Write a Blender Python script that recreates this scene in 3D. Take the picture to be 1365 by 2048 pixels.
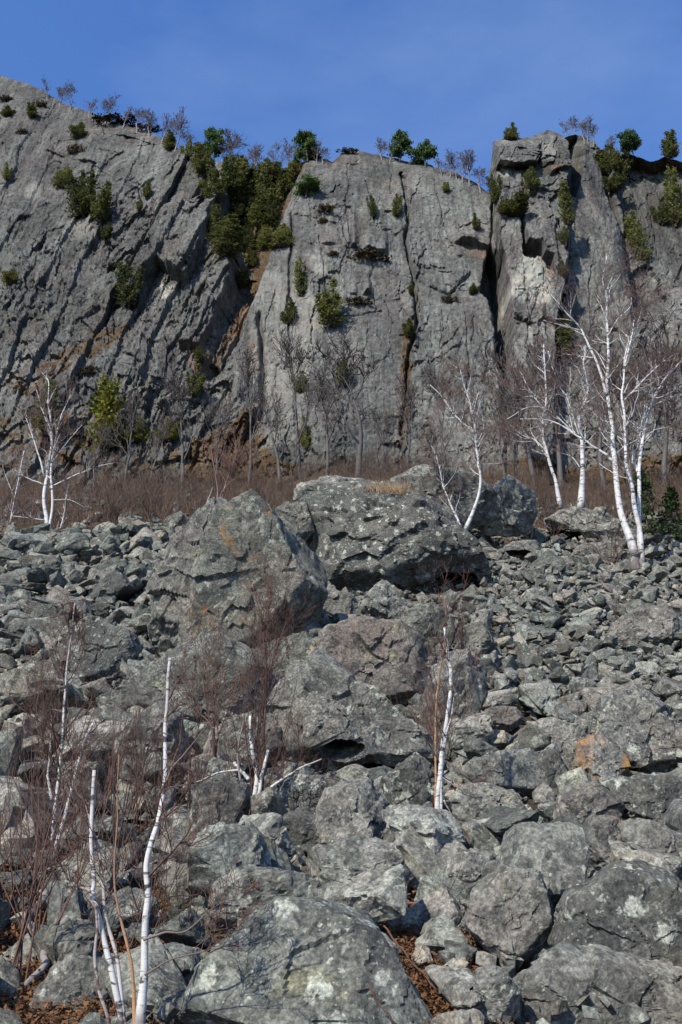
import bpy, bmesh, math, random
import numpy as np
from mathutils import Vector, Matrix, Euler

R = math.radians
scene = bpy.context.scene
for o in list(bpy.data.objects):
    bpy.data.objects.remove(o, do_unlink=True)
COL = scene.collection

# ------------------------------------------------------------------ camera, sky, sun, exposure
PITCH = R(22.0)
FPX = 1967.0                       # focal length in photograph pixels (photograph 1365 x 2048)
CAMZ = 3.2
cam_d = bpy.data.cameras.new('camera')
cam_d.sensor_fit = 'VERTICAL'
cam_d.angle = 2 * math.atan(1024 / FPX)
cam_d.clip_start = 0.1
cam_d.clip_end = 3000
cam = bpy.data.objects.new('camera', cam_d)
COL.objects.link(cam)
cam.location = (0, 0, CAMZ)
cam.rotation_euler = (math.pi / 2 + PITCH, 0, 0)
scene.camera = cam

SUN_EL, SUN_AZ = R(41), R(-36)     # azimuth: behind the camera, to its left
to_sun = Vector((math.sin(SUN_AZ) * math.cos(SUN_EL), -math.cos(SUN_AZ) * math.cos(SUN_EL), math.sin(SUN_EL)))
w = bpy.data.worlds.new('World')
scene.world = w
w.use_nodes = True
nt = w.node_tree
bg = nt.nodes['Background']
sky = nt.nodes.new('ShaderNodeTexSky')
sky.sky_type = 'NISHITA'
sky.sun_disc = False
sky.sun_elevation = SUN_EL
sky.sun_rotation = math.atan2(to_sun.x, to_sun.y)
sky.altitude = 300
sky.air_density = 1.0
sky.dust_density = 1.0
sky.ozone_density = 10.0
# faint high cirrus
tc = nt.nodes.new('ShaderNodeTexCoord')
mp = nt.nodes.new('ShaderNodeMapping'); mp.inputs['Scale'].default_value = (1.2, 2.2, 3.2); mp.inputs['Rotation'].default_value = (0.3, 0.5, 0.4)
nz = nt.nodes.new('ShaderNodeTexNoise'); nz.inputs['Scale'].default_value = 2.2; nz.inputs['Detail'].default_value = 7; nz.inputs['Roughness'].default_value = 0.55
cr = nt.nodes.new('ShaderNodeValToRGB')
cr.color_ramp.elements[0].position = 0.42; cr.color_ramp.elements[0].color = (0, 0, 0, 1)
cr.color_ramp.elements[1].position = 0.85; cr.color_ramp.elements[1].color = (0.30, 0.30, 0.30, 1)
mx = nt.nodes.new('ShaderNodeMix'); mx.data_type = 'RGBA'
nt.links.new(tc.outputs['Generated'], mp.inputs['Vector'])
nt.links.new(mp.outputs[0], nz.inputs['Vector'])
nt.links.new(nz.outputs['Fac'], cr.inputs[0])
nt.links.new(cr.outputs[0], mx.inputs[0])
tint = nt.nodes.new('ShaderNodeMix'); tint.data_type = 'RGBA'; tint.blend_type = 'MULTIPLY'; tint.inputs[0].default_value = 1.0
tint.inputs[7].default_value = (0.98, 1.07, 1.2, 1)
nt.links.new(sky.outputs[0], tint.inputs[6])
nt.links.new(tint.outputs[2], mx.inputs[6])
mx.inputs[7].default_value = (2.4, 3.2, 4.6, 1)
nt.links.new(mx.outputs[2], bg.inputs['Color'])
bg.inputs['Strength'].default_value = 0.15

sun_d = bpy.data.lights.new('sun', 'SUN')
sun_d.energy = 5.0
sun_d.angle = R(0.53)
sun_d.color = (1.0, 0.955, 0.88)
sun = bpy.data.objects.new('sun', sun_d)
COL.objects.link(sun)
sun.location = (-30, -30, 60)
sun.rotation_euler = to_sun.to_track_quat('Z', 'Y').to_euler()
scene.view_settings.view_transform = 'Standard'
scene.view_settings.look = 'None'
scene.view_settings.exposure = 0.5
scene.view_settings.gamma = 1.0
scene.view_settings.use_curve_mapping = False

scene.cycles.max_bounces = 4
scene.cycles.diffuse_bounces = 3
scene.cycles.adaptive_threshold = 0.025

# ------------------------------------------------------------------ projection helpers
CP, SP = math.cos(PITCH), math.sin(PITCH)
RIGHT = np.array([1., 0, 0]); UPV = np.array([0, -SP, CP]); FWD = np.array([0, CP, SP])
CAM = np.array([0, 0, CAMZ])

def ray(px, py):
    a = (px - 682.5) / FPX; b = (1024 - py) / FPX
    return np.array([a, CP - b * SP, SP + b * CP])

def at(px, py, Y):
    d = ray(px, py)
    return CAM + d * (Y / d[1])

def project(P):
    P = np.asarray(P, float); q = P - CAM
    dep = q @ FWD
    dep = np.where(np.abs(dep) < 1e-6, 1e-6, dep)
    return 682.5 + FPX * (q @ RIGHT) / dep, 1024 - FPX * (q @ UPV) / dep, dep

# ------------------------------------------------------------------ numpy noise
def _h(ix, iy, iz, s):
    h = (ix.astype(np.int64) * 73856093) ^ (iy.astype(np.int64) * 19349663) ^ (iz.astype(np.int64) * 83492791) ^ np.int64(s * 2654435 + 12345)
    h = h & 0xFFFFFFFF
    h = (h ^ (h >> 16)) * 0x45d9f3b & 0xFFFFFFFF
    h = (h ^ (h >> 16)) * 0x45d9f3b & 0xFFFFFFFF
    h = h ^ (h >> 16)
    return (h & 0xFFFFFF) / float(0x1000000)

def vnoise(x, y, z, s=0):
    x = np.asarray(x, float); y = np.asarray(y, float); z = np.asarray(z, float) + 0 * x
    ix, iy, iz = np.floor(x), np.floor(y), np.floor(z)
    fx, fy, fz = x - ix, y - iy, z - iz
    fx = fx * fx * (3 - 2 * fx); fy = fy * fy * (3 - 2 * fy); fz = fz * fz * (3 - 2 * fz)
    r = 0
    for a in (0, 1):
        wx = fx if a else 1 - fx
        for b in (0, 1):
            wy = fy if b else 1 - fy
            for c in (0, 1):
                wz = fz if c else 1 - fz
                r = r + wx * wy * wz * _h(ix + a, iy + b, iz + c, s)
    return r * 2 - 1

def fbm(x, y, z, octv=4, s=0, gain=0.5):
    r = 0; a = 1; f = 1; t = 0
    for i in range(octv):
        r = r + a * vnoise(x * f, y * f, z * f, s + i * 17); t += a
        a *= gain; f *= 2.03
    return r / t

def cell2(x, y, s=0, jit=0.9):
    """nearest jittered-grid seed: (hash a, b, c, dx, dy, f2 - f1)"""
    ix, iy = np.floor(x), np.floor(y)
    best = np.full(x.shape, 1e9); sec = best.copy()
    bx = np.zeros_like(x); by = np.zeros_like(x); gx = np.zeros_like(x); gy = np.zeros_like(x)
    z0 = np.zeros_like(x)
    for a in (-1, 0, 1):
        for b in (-1, 0, 1):
            cx, cy = ix + a, iy + b
            px = cx + .5 + jit * (_h(cx, cy, z0, s) - .5); py = cy + .5 + jit * (_h(cx, cy, z0, s + 7) - .5)
            d = (px - x) ** 2 + (py - y) ** 2
            m = d < best
            sec = np.where(m, best, np.minimum(sec, d))
            best = np.where(m, d, best)
            bx = np.where(m, px, bx); by = np.where(m, py, by); gx = np.where(m, cx, gx); gy = np.where(m, cy, gy)
    return _h(gx, gy, z0, s + 1), _h(gx, gy, z0, s + 2), _h(gx, gy, z0, s + 3), x - bx, y - by, np.sqrt(sec) - np.sqrt(best)

def facets2(x, y, s=0, tilt=1.0):
    a, b, c, dx, dy, e = cell2(x, y, s)
    return (a - .5) + tilt * ((b - .5) * 2 * dx + (c - .5) * 2 * dy), e

def facets3(P, s=0, tilt=1.2):
    x, y, z = P[:, 0], P[:, 1], P[:, 2]
    ix, iy, iz = np.floor(x), np.floor(y), np.floor(z)
    best = np.full(x.shape, 1e9); B = np.zeros((len(x), 6))
    for a in (-1, 0, 1):
        for b in (-1, 0, 1):
            for c in (-1, 0, 1):
                cx, cy, cz = ix + a, iy + b, iz + c
                px = cx + _h(cx, cy, cz, s); py = cy + _h(cx, cy, cz, s + 7); pz = cz + _h(cx, cy, cz, s + 9)
                d = (px - x) ** 2 + (py - y) ** 2 + (pz - z) ** 2
                m = d < best
                best = np.where(m, d, best)
                B[m] = np.stack([px, py, pz, cx, cy, cz], 1)[m]
    cx, cy, cz = B[:, 3], B[:, 4], B[:, 5]
    g = np.stack([_h(cx, cy, cz, s + k) - .5 for k in (1, 2, 3)], 1) * 2
    return (_h(cx, cy, cz, s + 4) - .5) + tilt * np.sum(g * (P - B[:, :3]), 1)

def sstep(a, b, x):
    t = np.clip((x - a) / (b - a), 0, 1)
    return t * t * (3 - 2 * t)

def sdpoly(u, v, poly):
    """signed distance to a polygon, positive inside"""
    poly = np.asarray(poly, float); n = len(poly)
    d2 = np.full(u.shape, 1e18); ins = np.zeros(u.shape, bool)
    for i in range(n):
        x0, y0 = poly[i]; x1, y1 = poly[(i + 1) % n]
        ex, ey = x1 - x0, y1 - y0; wx, wy = u - x0, v - y0
        t = np.clip((wx * ex + wy * ey) / (ex * ex + ey * ey + 1e-12), 0, 1)
        d2 = np.minimum(d2, (wx - t * ex) ** 2 + (wy - t * ey) ** 2)
        c = ((y0 <= v) & (y1 > v)) | ((y1 <= v) & (y0 > v))
        xx = x0 + (v - y0) * ex / (ey if abs(ey) > 1e-9 else 1e-9)
        ins ^= c & (u < xx)
    d = np.sqrt(d2)
    return np.where(ins, d, -d)

def dline(u, v, line):
    d2 = np.full(u.shape, 1e18)
    for (x0, y0), (x1, y1) in zip(line[:-1], line[1:]):
        ex, ey = x1 - x0, y1 - y0; wx, wy = u - x0, v - y0
        t = np.clip((wx * ex + wy * ey) / (ex * ex + ey * ey + 1e-12), 0, 1)
        d2 = np.minimum(d2, (wx - t * ex) ** 2 + (wy - t * ey) ** 2)
    return np.sqrt(d2)

# ------------------------------------------------------------------ object helpers
def tag(o, label=None, cat=None, group=None, kind=None):
    if label: o['label'] = label
    if cat: o['category'] = cat
    if group: o['group'] = group
    if kind: o['kind'] = kind
    return o

def mesh_np(name, V, F, mat, smooth=True, attrs=None, sharp=None):
    me = bpy.data.meshes.new(name)
    if not isinstance(F, list): F = [F]
    V = np.asarray(V, np.float32)
    me.vertices.add(len(V)); me.vertices.foreach_set('co', V.ravel())
    nl = sum(f.size for f in F); nf = sum(len(f) for f in F)
    me.loops.add(nl); me.polygons.add(nf)
    me.loops.foreach_set('vertex_index', np.concatenate([np.asarray(f, np.int32).ravel() for f in F]))
    cnt = np.concatenate([np.full(len(f), f.shape[1], np.int32) for f in F])
    st = np.concatenate([[0], np.cumsum(cnt)[:-1]]).astype(np.int32)
    me.polygons.foreach_set('loop_start', st)
    me.update(calc_edges=True)
    if smooth:
        me.polygons.foreach_set('use_smooth', np.ones(nf, bool))
    if attrs:
        for k, a in attrs.items():
            a = np.asarray(a, np.float32)
            if a.ndim == 1:
                me.attributes.new(k, 'FLOAT', 'POINT').data.foreach_set('value', a)
            else:
                me.attributes.new(k, 'FLOAT_COLOR', 'POINT').data.foreach_set('color', a.ravel())
    if mat: me.materials.append(mat)
    if sharp: me.set_sharp_from_angle(angle=sharp)
    me.update()
    return me

def link(name, me, parent=None, loc=None):
    o = bpy.data.objects.new(name, me)
    COL.objects.link(o)
    if parent is not None: o.parent = parent
    if loc is not None: o.location = loc
    return o

def thing(name, label, cat, loc, group=None):
    o = link(name, None, None, loc)
    o.empty_display_size = 0.2
    return tag(o, label, cat, group)

def tube(path, rad, sides=8):
    """one continuous tapered tube along a polyline"""
    path = np.asarray(path, float); rad = np.asarray(rad, float); n = len(path)
    T = np.gradient(path, axis=0); T /= np.linalg.norm(T, axis=1)[:, None] + 1e-9
    ref = np.array([0.31, 0.9, 0.1])
    A = np.cross(T, ref); A /= np.linalg.norm(A, axis=1)[:, None] + 1e-9
    B = np.cross(T, A)
    th = np.arange(sides) * 2 * math.pi / sides
    V = path[:, None, :] + rad[:, None, None] * (np.cos(th)[None, :, None] * A[:, None, :] + np.sin(th)[None, :, None] * B[:, None, :])
    V = V.reshape(-1, 3)
    i = np.arange(n - 1)[:, None] * sides; j = np.arange(sides)[None, :]; k = (j + 1) % sides
    F = np.stack([i + j, i + k, i + sides + k, i + sides + j], -1).reshape(-1, 4)
    V = np.vstack([V, path[0:1], path[-1:]])
    c0, c1 = len(V) - 2, len(V) - 1
    t0 = np.stack([np.full(sides, c0), (np.arange(sides) + 1) % sides, np.arange(sides)], -1)
    b = (n - 1) * sides
    t1 = np.stack([np.full(sides, c1), b + np.arange(sides), b + (np.arange(sides) + 1) % sides], -1)
    return V, F, np.vstack([t0, t1]), np.concatenate([np.repeat(rad, sides), rad[:1], rad[-1:]])

def smooth_path(pts, n):
    """Catmull-Rom through the points"""
    P = np.asarray(pts, float)
    if len(P) == 2:
        t = np.linspace(0, 1, n)[:, None]
        return P[0] * (1 - t) + P[1] * t
    Q = np.vstack([2 * P[0] - P[1], P, 2 * P[-1] - P[-2]])
    out = []
    for s in np.linspace(0, len(P) - 1 - 1e-6, n):
        i = int(s); t = s - i
        p0, p1, p2, p3 = Q[i], Q[i + 1], Q[i + 2], Q[i + 3]
        out.append(.5 * ((2 * p1) + (p2 - p0) * t + (2 * p0 - 5 * p1 + 4 * p2 - p3) * t * t + (3 * p1 - p0 - 3 * p2 + p3) * t ** 3))
    return np.array(out)

def segs_np(S, sides=3):
    """many straight tapered pieces as one vertex array: rows p0(3) p1(3) r0 r1"""
    S = np.asarray(S, float).reshape(-1, 8)
    a, b, r0, r1 = S[:, :3], S[:, 3:6], S[:, 6], S[:, 7]
    T = b - a; T /= np.linalg.norm(T, axis=1)[:, None] + 1e-9
    ref = np.where(np.abs(T[:, 2:3]) > .9, np.array([[1., 0, 0]]), np.array([[0, 0, 1.]]))
    A = np.cross(T, ref); A /= np.linalg.norm(A, axis=1)[:, None] + 1e-9
    B = np.cross(T, A)
    th = np.arange(sides) * 2 * math.pi / sides
    ring = np.cos(th)[None, :, None] * A[:, None, :] + np.sin(th)[None, :, None] * B[:, None, :]
    V = np.concatenate([a[:, None, :] + ring * r0[:, None, None], b[:, None, :] + ring * r1[:, None, None]], 1)
    m = np.arange(len(S))[:, None] * 2 * sides; j = np.arange(sides)[None, :]; k = (j + 1) % sides
    F = np.stack([m + j, m + k, m + sides + k, m + sides + j], -1).reshape(-1, 4)
    thin = np.concatenate([np.repeat(r0[:, None], sides, 1), np.repeat(r1[:, None], sides, 1)], 1).ravel()
    return V.reshape(-1, 3), F, thin

def nrm(v):
    v = np.asarray(v, float)
    return v / (np.linalg.norm(v) + 1e-9)

def grow(S, p, d, L, r, lvl, rng, wig=.22, up=.08, n=None, kids=1.0, ang=(30, 60), shrink=(.35, .6), gate=.25, tip=.35):
    n = n or max(3, int(4 + lvl * 1.5))
    p = np.array(p, float); d = nrm(d)
    for i in range(n):
        d = nrm(d + rng.normal(0, wig, 3) * .6 + np.array([0, 0, up]))
        q = p + d * (L / n)
        ra = r * (1 - (1 - tip) * i / n); rb = r * (1 - (1 - tip) * (i + 1) / n)
        S.append((*p, *q, ra, rb))
        if lvl > 0 and (i + 1) / n > gate:
            k = rng.poisson(kids)
            for _ in range(k):
                th = R(rng.uniform(*ang)); ph = rng.uniform(0, 2 * math.pi)
                a = nrm(np.cross(d, [0.3, 0.5, 0.8])); b = np.cross(d, a)
                e = d * math.cos(th) + (a * math.cos(ph) + b * math.sin(ph)) * math.sin(th)
                grow(S, q, e, L * rng.uniform(*shrink) * (1.15 - .5 * i / n), rb * .62, lvl - 1, rng, wig, up, None, kids, ang, shrink, .2, tip)
        p = q
    return p
# ------------------------------------------------------------------ materials
class NT:
    def __init__(s, name):
        s.m = bpy.data.materials.new(name); s.m.use_nodes = True
        s.t = s.m.node_tree; s.b = s.t.nodes['Principled BSDF']
    def n(s, typ, **kw):
        nd = s.t.nodes.new(typ)
        for k, v in kw.items():
            if k in nd.inputs: nd.inputs[k].default_value = v
            else: setattr(nd, k, v)
        return nd
    def l(s, a, b): s.t.links.new(a, b)
    def noise(s, vec, scale, detail=6, rough=.55, dist=0):
        nd = s.n('ShaderNodeTexNoise', Scale=scale, Detail=detail, Roughness=rough, Distortion=dist)
        s.l(vec, nd.inputs['Vector']); return nd.outputs['Fac']
    def vor(s, vec, scale, feature='F1', out='Distance', rnd=1.0):
        nd = s.n('ShaderNodeTexVoronoi', Scale=scale); nd.feature = feature
        nd.inputs['Randomness'].default_value = rnd
        s.l(vec, nd.inputs['Vector']); return nd.outputs[out]
    def ramp(s, fac, stops):
        nd = s.n('ShaderNodeValToRGB'); e = nd.color_ramp.elements
        while len(e) < len(stops): e.new(.5)
        for i, (p, c) in enumerate(stops):
            e[i].position = p
            e[i].color = (c, c, c, 1) if isinstance(c, (int, float)) else (*c, 1)
        s.l(fac, nd.inputs[0]); return nd.outputs[0]
    def mix(s, fac, a, b, mode='MIX'):
        nd = s.n('ShaderNodeMix'); nd.data_type = 'RGBA'; nd.blend_type = mode
        for v, k in ((fac, 0), (a, 6), (b, 7)):
            if isinstance(v, (int, float)): nd.inputs[k].default_value = v
            elif isinstance(v, tuple): nd.inputs[k].default_value = (*v, 1)
            else: s.l(v, nd.inputs[k])
        return nd.outputs[2]
    def math(s, op, a, b=0.0, clamp=False):
        nd = s.n('ShaderNodeMath'); nd.operation = op; nd.use_clamp = clamp
        for v, k in ((a, 0), (b, 1)):
            if isinstance(v, (int, float)): nd.inputs[k].default_value = v
            else: s.l(v, nd.inputs[k])
        return nd.outputs[0]
    def attr(s, name, out='Fac'):
        nd = s.n('ShaderNodeAttribute'); nd.attribute_name = name; return nd.outputs[out]
    def scale(s, vec, xyz, off=None):
        nd = s.n('ShaderNodeMapping'); nd.inputs['Scale'].default_value = xyz
        s.l(vec, nd.inputs['Vector'])
        return nd.outputs[0]
    def bump(s, h, strength, dist, prev=None):
        nd = s.n('ShaderNodeBump'); nd.inputs['Strength'].default_value = strength; nd.inputs['Distance'].default_value = dist
        s.l(h, nd.inputs['Height'])
        if prev is not None: s.l(prev, nd.inputs['Normal'])
        return nd.outputs[0]
    def done(s, col, rough=.9, normal=None, spec=.15):
        if isinstance(col, tuple): s.b.inputs['Base Color'].default_value = (*col, 1)
        else: s.l(col, s.b.inputs['Base Color'])
        s.b.inputs['Roughness'].default_value = rough
        s.b.inputs['Specular IOR Level'].default_value = spec
        if normal is not None: s.l(normal, s.b.inputs['Normal'])
        return s.m

def rock_material(name, lichen=.5, rusty=.0, dark=.86, warm=.34, yellow=0.15, fine=1.0):
    t = NT(name)
    geo = t.n('ShaderNodeNewGeometry').outputs['Position']
    oa = t.n('ShaderNodeAttribute'); oa.attribute_type = 'OBJECT'; oa.attribute_name = 'stone_tone'
    tone = t.math('ADD', t.attr('tone'), oa.outputs['Fac'])
    off = t.n('ShaderNodeVectorMath'); off.operation = 'ADD'
    cmb = t.n('ShaderNodeCombineXYZ')
    k = t.math('MULTIPLY', tone, 37.0)
    for i in range(3): t.l(k, cmb.inputs[i])
    t.l(geo, off.inputs[0]); t.l(cmb.outputs[0], off.inputs[1])
    P = off.outputs[0]
    a = t.noise(P, 2.2 * fine, 6, .64, .4)
    col = t.ramp(a, [(.30, (.052 * dark, .056 * dark, .055 * dark)), (.47, (.115 * dark, .120 * dark, .113 * dark)), (.62, (.185 * dark, .192 * dark, .178 * dark)), (.78, (.25 * dark, .255 * dark, .232 * dark))])
    # warm / cool tints in large patches and from stone to stone
    wn = t.ramp(t.math('ADD', t.noise(P, .9, 4, .5), t.math('MULTIPLY', tone, .22)), [(.52, 0), (.80, 1)])
    col = t.mix(t.math('MULTIPLY', wn, warm), col, (.205 * dark, .168 * dark, .145 * dark))
    gn = t.ramp(t.noise(P, 1.3, 4, .5), [(.5, 0), (.72, 1)])
    col = t.mix(t.math('MULTIPLY', gn, .28), col, (.130 * dark, .150 * dark, .128 * dark))
    hue = t.ramp(t.math('FRACT', t.math('MULTIPLY', tone, 7.31)), [(0, (.90, 1.04, .92)), (.25, (1.0, 1.0, 1.0)), (.5, (1.16, 1.0, .82)), (.7, (1.04, .96, 1.02)), (.85, (.95, 1.0, 1.0)), (1, (1.24, 1.02, .78))])
    col = t.mix(.50, col, hue, 'MULTIPLY')
    # stone-to-stone brightness
    bri = t.ramp(tone, [(0, .62), (.3, .92), (.7, 1.15), (1, 1.65)])
    col = t.mix(1.0, col, bri, 'MULTIPLY')
    # dark lichen crust
    dk = t.ramp(t.noise(P, 7.5 * fine, 5, .65, .6), [(.49, 0), (.58, 1)])
    col = t.mix(t.math('MULTIPLY', dk, .70), col, (.040, .041, .042))
    # pale lichen: rosettes of several sizes
    for sc, th, amt in ((5.0, .40, .7), (14.0, .36, .55), (34.0, .32, .4)):
        vd = t.vor(P, sc * fine)
        vv = t.math('ADD', vd, t.math('MULTIPLY', t.math('SUBTRACT', t.noise(P, sc * 3.5 * fine, 2, .6), .5), .9))
        spot = t.ramp(vv, [(th - .18, 1), (th - .10, 0)])
        where = t.ramp(t.noise(P, sc * .22 * fine, 2, .5), [(.5 - .1 * lichen, 0), (.64 - .1 * lichen, 1)])
        f = t.math('MULTIPLY', t.math('MULTIPLY', spot, where), amt * (.5 + lichen), clamp=True)
        col = t.mix(f, col, (.27, .28, .25))
    ye = t.ramp(t.noise(P, 3.1 * fine, 4, .6), [(.60, 0), (.70, 1)])
    col = t.mix(t.math('MULTIPLY', ye, yellow), col, (.33, .32, .17))
    # fine grain
    gr = t.noise(P, 38 * fine, 3, .75)
    col = t.mix(1.0, col, t.ramp(gr, [(.32, .45), (.5, .95), (.68, 1.6)]), 'MULTIPLY')
    if rusty > 0:
        ru = t.ramp(t.noise(P, 2.6 * fine, 6, .6), [(.62 - .16 * rusty, 0), (.74 - .12 * rusty, 1)])
        col = t.mix(t.math('MULTIPLY', ru, .85), col, t.ramp(t.noise(P, 9, 5), [(.35, (.10, .045, .018)), (.65, (.36, .19, .06))]))
    col = t.mix(1.0, col, (1.03, 1.0, .895), 'MULTIPLY')
    b = t.bump(t.noise(P, 7 * fine, 6, .65, .3), .55, .045)
    b = t.bump(t.noise(P, 45 * fine, 3, .7), .55, .010, b)
    return t.done(col, .92, b, .12)

M_ROCK = rock_material('talus_rock')
M_ROCK_LICHEN = rock_material('lichen_rock', lichen=.9, yellow=.25)
M_ROCK_DARK = rock_material('dark_rock', lichen=.9, dark=.55, warm=.15)
M_ROCK_WARM = rock_material('warm_rock', lichen=.5, warm=.55, rusty=.06)
M_ROCK_RUST = rock_material('rust_stained_rock', lichen=.3, warm=.6, rusty=1.0)
M_ROCK_PALE = rock_material('pale_rock', lichen=1.0, dark=1.05, warm=.2, yellow=.3)
M_ROCK_BROWN = rock_material('brown_rock', lichen=.1, dark=.72, warm=.75, yellow=.5)

def cliff_material():
    t = NT('cliff_rock')
    P = t.n('ShaderNodeNewGeometry').outputs['Position']
    at_ = t.n('ShaderNodeAttribute'); at_.attribute_name = 'zones'
    sep = t.n('ShaderNodeSeparateColor'); t.l(at_.outputs['Color'], sep.inputs[0])
    veg, pale, rust, rough = sep.outputs[0], sep.outputs[1], sep.outputs[2], at_.outputs['Alpha']
    a = t.noise(P, .35, 8, .68, .5)
    col = t.ramp(a, [(.30, (.055, .054, .051)), (.45, (.092, .090, .084)), (.58, (.124, .122, .113)), (.74, (.165, .162, .148))])
    wn = t.ramp(t.noise(P, .16, 6, .6, .4), [(.48, 0), (.66, 1)])
    col = t.mix(t.math('MULTIPLY', wn, .5), col, (.135, .108, .094))
    gn = t.ramp(t.noise(P, .12, 5, .6, .6), [(.52, 0), (.7, 1)])
    col = t.mix(t.math('MULTIPLY', gn, .35), col, (.115, .128, .108))
    # water streaks running down the face
    st = t.noise(t.scale(P, (1.1, .25, .07)), 1.0, 8, .62, .25)
    sf = t.math('MULTIPLY', t.ramp(st, [(.49, 0), (.62, 1)]), t.ramp(t.noise(P, .13, 4), [(.38, 0), (.56, 1)]))
    col = t.mix(t.math('MULTIPLY', sf, .78), col, (.052, .048, .047))
    st3 = t.noise(t.scale(P, (.42, .1, .05)), 1.0, 6, .66, .5)
    col = t.mix(t.math('MULTIPLY', t.ramp(st3, [(.50, 0), (.60, 1)]), .50), col, (.070, .063, .060))
    lt3 = t.noise(t.scale(P, (.55, .1, .06)), 1.7, 5, .66, .5)
    col = t.mix(t.math('MULTIPLY', t.ramp(lt3, [(.54, 0), (.66, 1)]), .40), col, (.195, .198, .180))
    s2 = t.noise(t.scale(P, (2.6, .5, .16)), 1.0, 6, .6, .2)
    col = t.mix(1.0, col, t.ramp(s2, [(.3, .74), (.5, 1.0), (.7, 1.28)]), 'MULTIPLY')
    big = t.noise(P, .055, 6, .6, .8)
    col = t.mix(1.0, col, t.ramp(big, [(.35, .68), (.5, 1.0), (.65, 1.34)]), 'MULTIPLY')
    # mottled crust
    cr_ = t.noise(P, 2.3, 6, .7, .4)
    col = t.mix(1.0, col, t.ramp(cr_, [(.34, .55), (.5, 1.0), (.66, 1.45)]), 'MULTIPLY')
    sp = t.ramp(t.noise(P, 5.5, 6, .7), [(.60, 0), (.68, 1)])
    col = t.mix(t.math('MULTIPLY', sp, .55), col, (.22, .225, .205))
    sd = t.ramp(t.noise(P, 4.0, 6, .7, .5), [(.33, 1), (.42, 0)])
    col = t.mix(t.math('MULTIPLY', sd, .6), col, (.045, .045, .045))
    gr = t.noise(P, 14, 3, .7)
    col = t.mix(1.0, col, t.ramp(gr, [(.30, .6), (.5, 1.0), (.72, 1.45)]), 'MULTIPLY')
    pn = t.math('MULTIPLY', pale, t.ramp(t.noise(P, 1.2, 6, .6), [(.30, .25), (.55, 1)]))
    col = t.mix(pn, col, t.ramp(t.noise(P, .9, 5), [(.35, (.25, .265, .235)), (.65, (.40, .35, .295))]))
    rn = t.math('MULTIPLY', rust, t.ramp(t.noise(P, 1.0, 6, .6), [(.38, 0), (.58, 1)]))
    col = t.mix(rn, col, t.ramp(t.noise(P, 2.5, 5), [(.35, (.085, .045, .022)), (.65, (.26, .12, .045))]))
    vn = t.ramp(t.math('ADD', veg, t.math('MULTIPLY', t.math('SUBTRACT', t.noise(P, .8, 8, .68), .5), 1.1)), [(.46, 0), (.60, 1)])
    vc = t.ramp(t.noise(P, 3.0, 8, .7), [(.3, (.030, .028, .014)), (.5, (.085, .055, .030)), (.7, (.16, .095, .055))])
    col = t.mix(vn, col, vc)
    col = t.mix(1.0, col, (.83, .825, .77), 'MULTIPLY')
    b = t.bump(t.noise(P, 1.1, 7, .68, .3), .5, .22)
    b = t.bump(t.noise(t.scale(P, (1.6, 1, .35)), 2.2, 5, .68), .5, .14, b)
    b = t.bump(t.noise(P, 9, 5, .7), .5, .04, b)
    return t.done(col, .93, b, .1)
M_CLIFF = cliff_material()

def ground_material():
    t = NT('slope_soil')
    P = t.n('ShaderNodeNewGeometry').outputs['Position']
    col = t.ramp(t.noise(P, 1.6, 10, .68), [(.30, (.022, .018, .014)), (.48, (.055, .041, .030)), (.60, (.095, .067, .047)), (.75, (.15, .105, .070))])
    lf = t.ramp(t.vor(P, 16), [(.15, 1), (.32, 0)])
    lw = t.ramp(t.noise(P, .8, 4), [(.45, 0), (.6, 1)])
    col = t.mix(t.math('MULTIPLY', lf, lw), col, t.ramp(t.noise(P, 11, 4), [(.3, (.12, .05, .02)), (.7, (.30, .14, .055))]))
    b = t.bump(t.noise(P, 9, 8, .7), .8, .08)
    return t.done(col, .95, b, .05)
M_GROUND = ground_material()

def bark_material(name, white=(.74, .72, .68), brown=(.15, .085, .062), lo=.006, hi=.016, marks=1.0, ms=(7, 7, 70), ks=(5, 5, 9), dirty=0):
    t = NT(name)
    P = t.n('ShaderNodeTexCoord').outputs['Object']
    r = t.attr('thin')
    base = t.ramp(t.noise(P, 5, 5), [(.3, tuple(c * .80 for c in white)), (.7, white)])
    lent = t.noise(t.scale(P, ms), 1.0, 4, .6, .3)
    f = t.ramp(lent, [(.57, 0), (.63, 1)])
    base = t.mix(t.math('MULTIPLY', f, .85 * marks), base, (.045, .038, .035))
    kn = t.noise(t.scale(P, ks), 1.0, 5, .6, .4)
    base = t.mix(t.math('MULTIPLY', t.ramp(kn, [(.57, 0), (.62, 1)]), .95 * marks), base, (.030, .027, .026))
    tn = t.ramp(t.noise(t.scale(P, (3, 3, 2)), 1.0, 4), [(.58, 0), (.72, 1)])
    base = t.mix(t.math('MULTIPLY', tn, .5), base, (.42, .25, .15))
    if dirty:
        sx = t.n('ShaderNodeSeparateXYZ'); t.l(P, sx.inputs[0])
        dz = t.math('ADD', sx.outputs[2], t.math('MULTIPLY', t.math('SUBTRACT', t.noise(P, 3.0, 5, .6), .5), 2.4 * dirty))
        base = t.mix(t.ramp(t.math('DIVIDE', dz, dirty), [(.15, .9), (.75, 0)]), base, (.085, .062, .050))
    mr = t.n('ShaderNodeMapRange'); t.l(r, mr.inputs[0])
    mr.inputs[1].default_value = lo; mr.inputs[2].default_value = hi
    col = t.mix(mr.outputs[0], brown, base)
    b = t.bump(lent, .3, .01)
    return t.done(col, .7, b, .2)
M_BIRCH = bark_material('birch_bark', white=(.52, .495, .455), brown=(.115, .075, .06), dirty=1.3, lo=.0046, hi=.0085, ms=(2.5, 2.5, 16), ks=(2.2, 2.2, 4))
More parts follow.
